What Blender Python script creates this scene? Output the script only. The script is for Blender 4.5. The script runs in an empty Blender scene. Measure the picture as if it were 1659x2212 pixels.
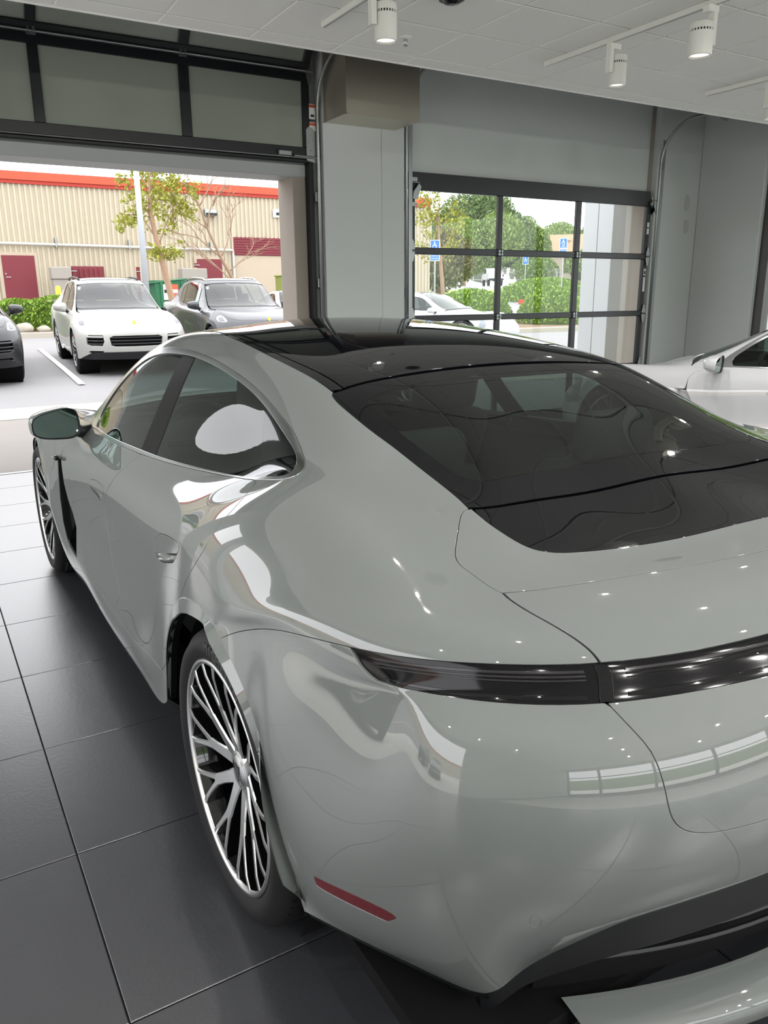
import bpy, bmesh, math, random
import numpy as np
from mathutils import Vector, Matrix
from mathutils.geometry import delaunay_2d_cdt
random.seed(7)
SC = bpy.context.scene
COL = SC.collection
PI = math.pi

# ------------------------------------------------------------------ camera
CAM_YAW, CAM_PITCH, CAM_ROLL, CAM_F, CAM_H = 0.53316, 0.26880, 0.00812, 1688.97, 1.46317
def make_camera():
    y, p, r = CAM_YAW, CAM_PITCH, CAM_ROLL
    fwd = Vector((math.sin(y)*math.cos(p), math.cos(y)*math.cos(p), -math.sin(p)))
    right = Vector((math.cos(y), -math.sin(y), 0))
    down = fwd.cross(right)
    c, s = math.cos(r), math.sin(r)
    r2 = c*right + s*down; d2 = -s*right + c*down
    cam = bpy.data.cameras.new('camera'); o = bpy.data.objects.new('camera', cam); COL.objects.link(o)
    m = Matrix((r2, -d2, -fwd)).transposed().to_4x4(); m.translation = Vector((0, 0, CAM_H))
    o.matrix_world = m
    cam.sensor_fit = 'VERTICAL'; cam.sensor_height = 36.0; cam.sensor_width = 27.0
    cam.lens = 36.0*CAM_F/2212.0
    cam.clip_start = 0.02; cam.clip_end = 600
    SC.camera = o
make_camera()

# ------------------------------------------------------------------ sky, exposure
w = bpy.data.worlds.new('overcast_sky'); SC.world = w; w.use_nodes = True
nt = w.node_tree; nt.nodes.clear()
wo = nt.nodes.new('ShaderNodeOutputWorld'); bg = nt.nodes.new('ShaderNodeBackground')
tc = nt.nodes.new('ShaderNodeTexCoord'); no = nt.nodes.new('ShaderNodeTexNoise'); cr = nt.nodes.new('ShaderNodeValToRGB')
no.inputs['Scale'].default_value = 2.2; no.inputs['Detail'].default_value = 3
cr.color_ramp.elements[0].position = .3; cr.color_ramp.elements[0].color = (.90, .92, .96, 1)
cr.color_ramp.elements[1].position = .75; cr.color_ramp.elements[1].color = (1, 1, 1, 1)
nt.links.new(tc.outputs['Generated'], no.inputs['Vector']); nt.links.new(no.outputs['Fac'], cr.inputs['Fac'])
nt.links.new(cr.outputs['Color'], bg.inputs['Color']); nt.links.new(bg.outputs['Background'], wo.inputs['Surface'])
bg.inputs['Strength'].default_value = 2.85
SC.view_settings.view_transform = 'Standard'; SC.view_settings.look = 'None'
SC.view_settings.gamma = 1; SC.view_settings.use_curve_mapping = False
SC.view_settings.exposure = 0.4
SC.cycles.use_denoising = True
SC.cycles.max_bounces = 10; SC.cycles.transparent_max_bounces = 16
SC.cycles.glossy_bounces = 5; SC.cycles.diffuse_bounces = 5
SC.cycles.caustics_reflective = True; SC.cycles.blur_glossy = 1.0; SC.cycles.caustics_refractive = False
SC.cycles.sample_clamp_indirect = 4.0

# ------------------------------------------------------------------ materials
MATS = {}
def lin(r, g, b):
    f = lambda c: (c/255/12.92) if c/255 <= .04045 else ((c/255+.055)/1.055)**2.4
    return (f(r), f(g), f(b), 1)
def mat(name, col, rough=.5, metal=0, spec=.5, coat=0, coat_rough=.03, emit=None, bump=0, bump_scale=200, var=0, var_scale=3, trans=None):
    m = bpy.data.materials.new(name); m.use_nodes = True; MATS[name] = m
    t = m.node_tree; b = t.nodes['Principled BSDF']
    b.inputs['Base Color'].default_value = col
    b.inputs['Roughness'].default_value = rough; b.inputs['Metallic'].default_value = metal
    b.inputs['Specular IOR Level'].default_value = spec
    b.inputs['Coat Weight'].default_value = coat; b.inputs['Coat IOR'].default_value = 1.78; b.inputs['Coat Roughness'].default_value = coat_rough
    if emit: b.inputs['Emission Color'].default_value = emit[0]; b.inputs['Emission Strength'].default_value = emit[1]
    if bump or var:
        tcn = t.nodes.new('ShaderNodeTexCoord')
    if bump:
        n = t.nodes.new('ShaderNodeTexNoise'); n.inputs['Scale'].default_value = bump_scale; n.inputs['Detail'].default_value = 4
        bp = t.nodes.new('ShaderNodeBump'); bp.inputs['Strength'].default_value = bump; bp.inputs['Distance'].default_value = .004
        t.links.new(tcn.outputs['Object'], n.inputs['Vector']); t.links.new(n.outputs['Fac'], bp.inputs['Height']); t.links.new(bp.outputs['Normal'], b.inputs['Normal'])
    if var:
        n = t.nodes.new('ShaderNodeTexNoise'); n.inputs['Scale'].default_value = var_scale; n.inputs['Detail'].default_value = 5
        mx = t.nodes.new('ShaderNodeMix'); mx.data_type = 'RGBA'
        mx.inputs['A'].default_value = tuple(c*(1-var) for c in col[:3])+(1,); mx.inputs['B'].default_value = tuple(min(1, c*(1+var)) for c in col[:3])+(1,)
        t.links.new(tcn.outputs['Object'], n.inputs['Vector']); t.links.new(n.outputs['Fac'], mx.inputs['Factor']); t.links.new(mx.outputs['Result'], b.inputs['Base Color'])
    return m
def glass_mat(name, tint, ior=1.5, refl=1.0):
    m = bpy.data.materials.new(name); m.use_nodes = True; MATS[name] = m
    t = m.node_tree; t.nodes.clear()
    o = t.nodes.new('ShaderNodeOutputMaterial'); mx = t.nodes.new('ShaderNodeMixShader')
    fr = t.nodes.new('ShaderNodeFresnel')
    ge = t.nodes.new('ShaderNodeNewGeometry'); mr = t.nodes.new('ShaderNodeMapRange')     # thin sheet: same reflectance from both faces
    mr.inputs['To Min'].default_value = ior; mr.inputs['To Max'].default_value = 1/ior
    t.links.new(ge.outputs['Backfacing'], mr.inputs['Value']); t.links.new(mr.outputs['Result'], fr.inputs['IOR'])
    tr = t.nodes.new('ShaderNodeBsdfTransparent'); tr.inputs['Color'].default_value = tint
    gl = t.nodes.new('ShaderNodeBsdfGlossy'); gl.inputs['Roughness'].default_value = .0; gl.inputs['Color'].default_value = (refl, refl, refl, 1)
    t.links.new(fr.outputs['Fac'], mx.inputs['Fac']); t.links.new(tr.outputs['BSDF'], mx.inputs[1]); t.links.new(gl.outputs['BSDF'], mx.inputs[2])
    t.links.new(mx.outputs['Shader'], o.inputs['Surface'])
    return m
PAINT = mat('chalk_grey_paint', lin(99, 104, 102), .55, spec=.35, coat=1.0, coat_rough=.012)
PAINTW = mat('white_paint', lin(196, 197, 200), .5, spec=.35, coat=1.0, coat_rough=.015)
PAINTC = mat('carrara_paint', lin(170, 170, 166), .5, spec=.35, coat=.45, coat_rough=.015)
PAINTG = mat('dark_grey_paint', lin(58, 60, 65), .4, spec=.4, coat=.35, coat_rough=.015)
PAINTK = mat('black_paint', lin(24, 25, 29), .4, spec=.4, coat=.35, coat_rough=.015)
GLOSSK = mat('gloss_black', lin(10, 11, 14), .03, spec=.5)
ROOFK = mat('roof_glass_black', lin(9, 9, 13), .012, spec=.36)
PILLK = mat('pillar_black', lin(12, 12, 14), .35, spec=.04)
SATK = mat('satin_black_plastic', lin(22, 23, 26), .42, spec=.4)
MATK = mat('matte_black', lin(7, 7, 8), .85, spec=.2)
RUBBER = mat('tyre_rubber', lin(17, 17, 18), .62, spec=.35, bump=.15, bump_scale=300)
TYRETXT = mat('tyre_lettering', lin(82, 82, 84), .6, spec=.3)
CHROME = mat('bright_trim', lin(205, 207, 208), .16, metal=1.0)
ALLOY = mat('machined_alloy', lin(214, 215, 215), .24, metal=1.0)
ALLOYK = mat('gloss_black_alloy', lin(12, 12, 14), .12, spec=.5, coat=.6)
DISC = mat('brake_disc_steel', lin(120, 120, 122), .35, metal=1.0)
INTER = mat('interior_charcoal', lin(58, 60, 60), .75, spec=.25)
INTERL = mat('interior_grey', lin(92, 94, 93), .7, spec=.25)
REDLENS = mat('red_reflector', lin(92, 12, 26), .25, spec=.6, bump=.6, bump_scale=260)
LAMPLENS = mat('smoked_lamp_lens', lin(16, 15, 18), .09, spec=.3)
LAMPRIB = mat('lamp_rib', lin(44, 42, 45), .15, spec=.4)
HEADL = mat('headlamp_lens', lin(150, 156, 164), .08, spec=.6)
GLASSREAR = glass_mat('tinted_rear_glass', (.24, .29, .275, 1))
GLASSSIDE = glass_mat('side_glass', (.33, .40, .38, 1), 1.52)
GLASSCLR = glass_mat('clear_glass', (.93, .96, .95, 1))
GLASSDOOR = glass_mat('door_glass', (.95, .97, .96, 1), 1.28)
GLASSREFL = mat('raised_door_glazing', lin(150, 156, 147), .07, spec=.5)  # opaque grey: ceiling reflection and lit wall behind put into the pane colour
GLASSFAR = glass_mat('car_window_glass', (.55, .6, .6, 1), 1.7)
MIRRORG = mat('mirror_glass', lin(150, 170, 165), .01, metal=1.0)
WALLP = mat('wall_paint', lin(196, 201, 199), .75, spec=.25, var=.02, var_scale=1.2)
CEILT = mat('ceiling_tile_mineral', lin(236, 236, 232), .9, spec=.1, bump=.35, bump_scale=120, var=.03, var_scale=60)
CEILG = mat('ceiling_grid_white', lin(238, 238, 236), .5)
TILEM = mat('charcoal_floor_tile', lin(52, 53, 57), .35, spec=.6, coat=.75, coat_rough=.30, bump=.22, bump_scale=75, var=.10, var_scale=9)
GROUT = mat('floor_grout', lin(60, 60, 62), .9)
FIXW = mat('track_white', lin(228, 228, 222), .4)
FIXLENS = mat('lamp_lens_glow', lin(255, 250, 235), .3, emit=((1, .95, .84, 1), .9))
STEEL = mat('brushed_stainless', lin(200, 192, 178), .36, metal=.8, bump=.06, bump_scale=14)
GALV = mat('galvanised_steel', lin(160, 164, 164), .38, metal=.9)
ALUK = mat('black_anodised_frame', lin(24, 26, 30), .35, spec=.5)
STICKW = mat('sticker_white', lin(225, 225, 222), .5)
STICKO = mat('sticker_orange', lin(200, 90, 60), .5)
STONE = mat('beige_stone', lin(153, 145, 136), .8, var=.06, var_scale=4)
STONED = mat('grey_stone', lin(120, 117, 112), .8, var=.06, var_scale=4)
ACM = mat('white_cladding', lin(192, 193, 197), .35, spec=.5)
CONC = mat('concrete', lin(153, 147, 139), .9, var=.07, var_scale=1.5, bump=.1, bump_scale=60)
ASPH = mat('asphalt', lin(136, 134, 135), .9, var=.10, var_scale=1.1, bump=.25, bump_scale=90)
APRONF = mat('grey_apron_concrete', lin(136, 130, 126), .9, var=.06, var_scale=1.2)
GUTTER = mat('gutter_concrete', lin(168, 160, 148), .9, var=.05)
BOUNCEG = mat('bounce_concrete', lin(222, 218, 210), .9, var=.05)  # unseen ground, paled to bounce daylight up into the room
PAINTLN = mat('road_paint', lin(222, 220, 216), .8, var=.05, var_scale=8)
KERB = mat('kerb_concrete', lin(173, 166, 153), .9, var=.05)
KERBR = mat('red_kerb', lin(190, 60, 52), .8)
GRASSM = mat('lawn', lin(130, 165, 70), .95, var=.15, var_scale=6)
MULCH = mat('mulch', lin(129, 105, 84), .95, var=.25, var_scale=12)
BEIGE = mat('ribbed_concrete_wall', lin(184, 174, 154), .9, var=.06, var_scale=2.5, bump=.5, bump_scale=18)
BEIGEP = mat('smooth_render', lin(178, 164, 145), .9, var=.03)
REDBAND = mat('red_band', lin(192, 78, 52), .7)
REDBAND2 = mat('red_band_lower', lin(169, 52, 40), .7)
MAROON = mat('maroon_paint', lin(112, 33, 44), .55)
PIPEW = mat('white_pipe', lin(195, 194, 188), .5)
POLEM = mat('painted_pole', lin(177, 183, 192), .45)
LEAFY = mat('yellow_green_leaf', lin(152, 155, 63), .7, var=.25, var_scale=3)
LEAFH = mat('hedge_leaf', lin(126, 155, 56), .7, var=.35, var_scale=5)
LEAFD = mat('dark_leaf', lin(113, 131, 87), .8, var=.3, var_scale=.6)
LEAFM = mat('mid_leaf', lin(129, 150, 82), .8, var=.3, var_scale=.6)
LEAFB = mat('brown_leaf', lin(120, 115, 84), .8, var=.3, var_scale=.8)
BARK = mat('bark', lin(160, 132, 110), .9, var=.12, var_scale=8)
TWIG = mat('bare_twig', lin(150, 126, 104), .9)
GREENBIN = mat('green_bin', lin(38, 105, 70), .6)
YELLOW = mat('yellow_paint', lin(203, 192, 59), .6)
OLIVE = mat('utility_green', lin(129, 138, 68), .7)
SIGNB = mat('sign_blue', lin(30, 108, 196), .5)
SIGNW = mat('sign_white', lin(240, 242, 245), .5)
FENCE = mat('fence_post', lin(200, 200, 195), .6, metal=.3)
ROOFT = mat('tan_roof', lin(196, 170, 142), .9)
ROCK = mat('pale_rock', lin(164, 157, 146), .9, var=.1)
GOLD = mat('gold_badge', lin(200, 165, 70), .3, metal=.8)
ORANGE = mat('orange_marker', lin(220, 100, 50), .4)
MAROONF = mat('maroon_fixture', lin(62, 18, 22), .4)
TEAL = mat('paper_teal', lin(170, 215, 205), .7)

# ------------------------------------------------------------------ helpers
def link(o, parent=None):
    COL.objects.link(o)
    if parent: o.parent = parent
    return o
def empty(name, loc=(0, 0, 0), rotz=0):
    o = bpy.data.objects.new(name, None); o.empty_display_size = .1
    link(o); o.location = loc; o.rotation_euler = (0, 0, rotz); return o
def tag(o, label=None, cat=None, group=None, kind=None):
    if label: o['label'] = label
    if cat: o['category'] = cat
    if group: o['group'] = group
    if kind: o['kind'] = kind
    return o
def mesh_obj(name, me, m, parent=None):
    o = bpy.data.objects.new(name, me)
    if m and not me.materials: me.materials.append(m)
    return link(o, parent)
def bm_obj(name, bm, m, parent=None, smooth=False):
    me = bpy.data.meshes.new(name)
    bmesh.ops.recalc_face_normals(bm, faces=bm.faces)
    bm.to_mesh(me); bm.free()
    if smooth:
        me.polygons.foreach_set('use_smooth', [True]*len(me.polygons))
    return mesh_obj(name, me, m, parent)
def pyd(name, v, f, m, parent=None, smooth=False):
    me = bpy.data.meshes.new(name); me.from_pydata([tuple(map(float, p)) for p in v], [], f); me.update()
    if smooth: me.polygons.foreach_set('use_smooth', [True]*len(me.polygons))
    return mesh_obj(name, me, m, parent)
def bx(bm, x0, x1, y0, y1, z0, z1, bev=0, mtx=None, seg=1):
    r = bmesh.ops.create_cube(bm, size=1.0)
    vs = r['verts']
    for v in vs:
        v.co = Vector(((x0+x1)/2+v.co.x*(x1-x0), (y0+y1)/2+v.co.y*(y1-y0), (z0+z1)/2+v.co.z*(z1-z0)))
    if bev:
        es = list({e for v in vs for e in v.link_edges})
        rb = bmesh.ops.bevel(bm, geom=es, offset=bev, segments=seg, affect='EDGES', profile=.5)
        vs = list({v for f in rb['faces'] for v in f.verts}|{v for v in vs if v.is_valid})
    if mtx is not None:
        for v in vs: v.co = mtx @ v.co
    return bm
def box(name, x0, x1, y0, y1, z0, z1, m, parent=None, bev=0, mtx=None, seg=1):
    return bm_obj(name, bx(bmesh.new(), x0, x1, y0, y1, z0, z1, bev, mtx, seg), m, parent)
def tube(bm, pts, r, n=8, cap=True):
    pts = [Vector(p) for p in pts]; rs = r if isinstance(r, (list, tuple)) else [r]*len(pts)
    rings = []; up = None
    for i, p in enumerate(pts):
        d = (pts[min(i+1, len(pts)-1)]-pts[max(i-1, 0)]).normalized()
        if up is None:
            up = Vector((0, 0, 1)) if abs(d.z) < .9 else Vector((1, 0, 0))
        a = d.cross(up).normalized(); b = a.cross(d).normalized(); up = b
        rings.append([bm.verts.new(p+(a*math.cos(2*PI*k/n)+b*math.sin(2*PI*k/n))*rs[i]) for k in range(n)])
    for q, s in zip(rings[:-1], rings[1:]):
        for k in range(n): bm.faces.new((q[k], q[(k+1) % n], s[(k+1) % n], s[k]))
    if cap:
        bm.faces.new(rings[0][::-1]); bm.faces.new(rings[-1])
    return bm
def lathe(bm, prof, n=48, axis='x', close=False, mtx=None):
    """prof: list of (r, h); h along axis"""
    rings = []
    for r, h in prof:
        ring = []
        for k in range(n):
            a = 2*PI*k/n; c, s = r*math.cos(a), r*math.sin(a)
            p = Vector((h, c, s)) if axis == 'x' else (Vector((c, s, h)) if axis == 'z' else Vector((c, h, s)))
            ring.append(bm.verts.new(mtx @ p if mtx is not None else p))
        rings.append(ring)
    for q, s in zip(rings[:-1], rings[1:]):
        for k in range(n): bm.faces.new((q[k], q[(k+1) % n], s[(k+1) % n], s[k]))
    return bm
def prism(bm, pts, z0, z1, mtx=None):
    """extrude a 2D polygon (x, y) from z0 to z1, then transform"""
    a = [bm.verts.new((x, y, z0)) for x, y in pts]; b = [bm.verts.new((x, y, z1)) for x, y in pts]
    n = len(pts)
    bm.faces.new(a[::-1]); bm.faces.new(b)
    for k in range(n): bm.faces.new((a[k], a[(k+1) % n], b[(k+1) % n], b[k]))
    if mtx is not None:
        for v in a+b: v.co = mtx @ v.co
    return bm
def copy_tree(o, parent=None, swap=None):
    c = o.copy(); COL.objects.link(c); c.parent = parent
    if swap and c.type == 'MESH' and len(c.material_slots):
        s = c.material_slots[0]; mname = s.material.name if s.material else ''
        if mname in swap:
            s.link = 'OBJECT'; s.material = swap[mname]
    for ch in list(o.children):
        copy_tree(ch, c, swap)
    return c
def text_mesh(name, s, size, m, parent=None, extrude=.0004, font_scale=1.0):
    cu = bpy.data.curves.new(name, 'FONT'); cu.body = s; cu.size = size; cu.extrude = extrude; cu.align_x = 'CENTER'; cu.align_y = 'CENTER'
    o = bpy.data.objects.new(name, cu); COL.objects.link(o)
    dg = bpy.context.evaluated_depsgraph_get()
    me = bpy.data.meshes.new_from_object(o.evaluated_get(dg))
    bpy.data.objects.remove(o)
    return me
# ------------------------------------------------------------------ room shell
H = 3.132
YD = 7.364            # plane of the overhead doors
X0T, Y0T, TA, TB = .1928, 7.4301, .6072, .6040
def structure(o): o['kind'] = 'structure'; return o
floor = structure(box('floor', -2.6, 11.5, -8, 7.38, -.2, -.011, GROUT))
def tile_mesh(nm, sx, sy, h, bev, m):
    bm = bx(bmesh.new(), -sx/2, sx/2, -sy/2, sy/2, -h, 0)
    es = [e for e in bm.edges if all(v.co.z > -h/2 for v in e.verts)]
    bmesh.ops.bevel(bm, geom=es, offset=bev, segments=1, affect='EDGES')
    me = bpy.data.meshes.new(nm); bm.to_mesh(me); bm.free(); me.materials.append(m); return me
tme = tile_mesh('floor_tile', TA-.004, TB-.004, .012, .0015, TILEM)
rest = []
cells = []
for i in range(-9, 16):
    for j in range(0, 22):
        cx, cy = X0T+(i+.5)*TA, Y0T-(j+.5)*TB
        cells.append((i, j, cx, cy))
for i, j, cx, cy in cells:
    cyy = cy
    if j == 0: continue
    if -5 <= i <= 8 and j <= 15:
        o = bpy.data.objects.new('floor_tile', tme); link(o, floor); o.location = (cx, cyy, 0)
    elif (i < -5 or j > 15) and cx > -2.4:
        rest.append((cx, cyy))
t0 = tile_mesh('floor_tile', TA-.004, 7.378-(Y0T-TB)-.004, .012, .0015, TILEM)
for i in range(-5, 9):
    o = bpy.data.objects.new('floor_tile', t0); link(o, floor); o.location = (X0T+(i+.5)*TA, (7.378+Y0T-TB)/2, 0)
bm = bmesh.new()
for cx, cy in rest: bx(bm, cx-TA/2+.002, cx+TA/2-.002, cy-TB/2+.002, cy+TB/2-.002, -.012, 0)
tag(bm_obj('floor_tile_far', bm, mat('bounce_floor_tile', lin(208, 206, 202), .5), floor), kind='stuff')  # out-of-view tiles, paled to bounce light up to the ceiling
structure(box('trim_1', -2.6, 8.5, 7.378, 7.44, -.03, .004, GALV, bev=.003))

# ceiling: lay-in mineral tiles in a white grid
X1C, Y1C, CP, CQ = 2.829, 5.3086, .61, .5915
YE = 5.50
GRIDSHADE = mat('ceiling_grid_shade', lin(120, 120, 118), .6)  # grey puts the shadow gap along the rows into the bar colour
ceil = structure(box('ceiling', -2.6, 11.5, -8, YE, H+.018, H+.12, CEILG))
def ctile(sx, sy): return tile_mesh('ceiling_tile', sx, sy, .016, .004, CEILT)
cm = ctile(CP-.016, CQ-.016); cm2 = ctile(CP-.016, YE-Y1C-.014)
bmr = bmesh.new()
for i in range(-8, 14):
    for j in range(-1, 22):
        cx = X1C+(i+.5)*CP
        if j < 0: cy, me = (YE+Y1C)/2+.003, cm2
        else: cy, me = Y1C-(j+.5)*CQ, cm
        if -4 <= i <= 11 and j <= 8:
            o = bpy.data.objects.new('ceiling_tile', me); link(o, ceil); o.location = (cx, cy, H+.004); o.rotation_euler = (PI, 0, 0); o.location.z = H
        else:
            sy = (CQ if j >= 0 else YE-Y1C)-.016
            bx(bmr, cx-CP/2+.008, cx+CP/2-.008, cy-sy/2, cy+sy/2, H, H+.016)
tag(bm_obj('ceiling_tile_far', bmr, CEILT, ceil), kind='stuff')
for j in range(0, 22):
    y = Y1C-j*CQ
    box('grid_bar', -2.6, 11.5, y-.008, y+.008, H+.013, H+.02, GRIDSHADE, ceil)
for i in range(-9, 15):
    x = X1C+i*CP
    if -2.6 < x < 11.5: box('grid_bar', x-.0065, x+.0065, -8, YE, H+.0065, H+.0195, CEILG, ceil)
structure(box('trim_2', -2.6, 11.5, YE, YE+.02, H-.004, H+.13, CEILG))
structure(box('ceiling_soffit', -2.6, 11.5, YE+.02, YE+.06, H+.02, 4.5, MATK))
structure(box('ceiling_upper', -2.6, 11.5, YE, 7.8, 4.5, 4.6, MATK))

# walls
structure(box('wall_front_pier', 3.645, 4.555, 7.26, 7.45, -.1, 4.5, WALLP)); structure(box('wall_front_core', 3.53, 4.67, 7.43, 7.80, -.1, 4.5, WALLP))
structure(box('trim_3', 4.287, 4.2905, 7.2575, 7.2605, 0, 3.05, GALV))
structure(box('wall_front_soffit', 4.665, 8.30, 7.40, 7.80, 2.70, 4.5, WALLP))
structure(box('wall_front_right', 8.30, 11.5, 7.30, 7.80, -.1, 4.5, WALLP))
structure(box('wall_front_header', -.10, 3.53, 7.47, 7.80, 2.66, 4.5, WALLP))
structure(box('trim_4', -.10, 3.53, 7.42, 7.78, 2.585, 2.70, mat('grey_lintel', lin(165, 168, 168), .5), bev=.01))
structure(box('wall_front_left_pier', -1.24, -.10, 7.26, 7.80, -.1, 4.5, WALLP)); structure(box('wall_front_left_header', -2.60, -1.24, 7.40, 7.80, 3.10, 4.5, WALLP))
structure(box('trim_5', 3.395, 3.53, 7.44, 7.80, -.1, 2.59, STONE, bev=.006))
structure(box('trim_6', 3.53, 3.575, 7.34, 7.44, 0, 2.72, SATK))
structure(box('wall_right', 9.10, 9.40, 6.36, 7.30, -.1, 4.5, WALLP, bev=.012))
structure(box('wall_right_upper', 9.10, 9.40, -8, 6.36, 3.02, 4.5, WALLP))
structure(box('wall_right_lower', 9.12, 9.40, -8, 6.36, -.1, .10, WALLP))
structure(box('wall_left_upper', -2.8, -2.6, -8, 7.8, 2.75, 4.5, WALLP)); structure(box('wall_left_rear', -2.8, -2.6, -8, -.6, -.1, 2.75, WALLP)); structure(box('wall_left_front', -2.8, -2.6, 7.2, 7.8, -.1, 2.75, WALLP))
structure(box('wall_rear_upper', -2.6, 9.4, -8.2, -8, 2.85, 4.5, WALLP))
w2_ = structure(box('window_2', -2.6, 9.4, -8.15, -8.05, -.1, .12, ALUK))
for x in (-2.6, -1, 1.5, 4, 6.5, 9.1): box('mullion', x, x+.12, -8.16, -8.04, .1, 2.9, ALUK, w2_)
box('transom', -2.6, 9.4, -8.16, -8.04, 1.9, 1.98, ALUK, w2_)
# right-hand window with a dark frame
win = structure(box('window_1', 9.16, 9.30, 6.24, 6.36, .10, 3.02, mat('bronze_frame', lin(70, 68, 66), .45), bev=.004))
FRM = MATS['bronze_frame']
for y in (4.2, 2.2, .2, -1.8): box('mullion', 9.18, 9.28, y, y+.07, .10, 3.02, FRM, win)
box('sill_rail', 9.16, 9.30, -8, 6.24, .10, .18, FRM, win); box('head_rail', 9.16, 9.30, -8, 6.24, 2.95, 3.02, FRM, win)
for y0, y1 in ((4.27, 6.24), (2.27, 4.2), (.27, 2.2), (-1.73, .2), (-8, -1.8)): box('pane', 9.22, 9.23, y0, y1, .18, 2.95, GLASSCLR, win)
# two faint patched outlines high on the right wall
for nm, z0, z1, s in (('wall_patch', 2.50, 2.70, .0), ('wall_patch', 2.23, 2.40, .06)):
    bm = bmesh.new(); r = .055
    pts = [(r*math.cos(a)*.85, (z1-z0)/2*math.copysign(abs(math.sin(a))**.6, math.sin(a))) for a in np.linspace(0, 2*PI, 24, endpoint=False)]
    prism(bm, pts, 0, .005, Matrix.Translation((8.90+s*.3, 7.2995, (z0+z1)/2)) @ Matrix.Rotation(PI/2, 4, 'X'))
    o = bm_obj(nm, bm, mat('patch_paint', lin(180, 183, 180), .8) if 'patch_paint' not in MATS else MATS['patch_paint'])
    tag(o, 'upper round-cornered filler patch on the white right-hand wall' if s == 0 else 'lower round-cornered filler patch below the upper one on the right wall', 'patch')

# ------------------------------------------------------------------ overhead doors
def hinge(parent, x, y, z, flip=1, nm='hinge', leaf=.11):
    bm = bmesh.new()
    w = .032
    for s in (1, -1):
        prism(bm, [(-w, .012*s), (w, .012*s), (w*.95, .04*s), (.012, leaf*s), (-.012, leaf*s), (-w*.95, .04*s)], 0, .004)
    tube(bm, [(-w, 0, .008), (w, 0, .008)], .008, 8)
    for s in (1, -1):
        for q in (.04, .075): tube(bm, [(0, q*s, .003), (0, q*s, .009)], .006, 6)
    o = bm_obj(nm, bm, GALV, parent); o.location = (x, y, z); o.rotation_euler = (PI/2, 0, 0); return o
def clip(parent, x, y, z):
    bm = bmesh.new()
    bx(bm, -.035, .035, -.004, 0, -.028, .028); tube(bm, [(-.045, -.009, 0), (.045, -.009, 0)], .009, 8)
    bx(bm, -.028, -.012, -.016, -.004, -.03, .03); bx(bm, .012, .028, -.016, -.004, -.03, .03)
    o = bm_obj('hinge', bm, GALV, parent); o.location = (x, y, z); return o
stx = [(-.02, .05), (1.11, 1.19), (2.31, 2.40), (3.47, 3.545)]
d1 = structure(box('door_1', -.02, 3.545, 7.325, 7.375, 2.735, 2.835, ALUK, bev=.004))       # raised door: bottom rail of its lowest section
box('rail', -.02, 3.545, 7.325, 7.375, 3.40, 3.475, ALUK, d1, bev=.004)
for a, b in stx: box('stile', a, b, 7.325, 7.375, 2.835, 3.40, ALUK, d1, bev=.003)
for (a, b), (c, d) in zip(stx[:-1], stx[1:]): box('pane', b, c, 7.346, 7.352, 2.835, 3.40, GLASSREFL, d1)
box('weather_seal', -.02, 3.545, 7.33, 7.37, 2.70, 2.735, SATK, d1, bev=.008)
bm = bmesh.new(); tube(bm, [(-.02, 7.318, 2.742), (3.5, 7.318, 2.742)], .007, 8); bm_obj('bottom_bar', bm, GALV, d1)
bm = bmesh.new(); tube(bm, [(-.02, 7.312, 3.487), (3.55, 7.312, 3.487)], .010, 8); bm_obj('hinge_bar', bm, GALV, d1)
mt = Matrix.Translation((0, 7.35, 3.50)) @ Matrix.Rotation(math.radians(38), 4, 'X')
box('rail', -.02, 3.545, -.025, .025, 0, .075, ALUK, d1, bev=.004, mtx=mt); box('rail', -.02, 3.545, -.025, .025, .60, .67, ALUK, d1, bev=.004, mtx=mt)
for a, b in stx: box('stile', a, b, -.025, .025, .075, .60, ALUK, d1, bev=.003, mtx=mt)
for (a, b), (c, d) in zip(stx[:-1], stx[1:]): box('pane', b, c, -.004, .002, .075, .60, GLASSREFL, d1, mtx=mt)
for x in (1.15, 2.355): clip(d1, x, 7.32, 3.487)
hinge(d1, 3.545, 7.318, 3.487)
bm = bmesh.new(); prism(bm, [(-.05, -.14), (.05, -.16), (.05, .10), (.02, .145), (-.02, .16), (-.05, .13)], 0, .006)
for q in ((0, .09), (-.02, .02), (.02, .05), (0, -.05), (-.02, -.1)): tube(bm, [(q[0], q[1], 0), (q[0], q[1], .012)], .008, 6)
o = bm_obj('bottom_bracket', bm, GALV, d1); o.location = (3.545, 7.32, 2.86); o.rotation_euler = (PI/2, 0, 0)
bm = bmesh.new(); tube(bm, [(3.36, 7.30, 2.755), (3.62, 7.30, 2.745)], .011, 8); bm_obj('roller_shaft', bm, GALV, d1)
box('lift_handle', 3.20, 3.33, 7.285, 7.325, 2.745, 2.79, GALV, d1, bev=.006)
for z0, z1 in ((3.085, 3.215), (2.965, 3.06)):
    s = box('sticker', 3.535, 3.60, 7.3180, 7.3200, z0, z1, STICKW, d1)
    box('sticker_band', 3.535, 3.60, 7.3170, 7.3185, z1-.03, z1-.006, STICKO, s)
    if z0 < 3: box('sticker_band', 3.535, 3.60, 7.3170, 7.3185, z0+.004, z0+.018, STICKO, s)
    else: box('sticker_print', 3.55, 3.585, 7.3170, 7.3185, z0+.02, z0+.04, SATK, s)
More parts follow.
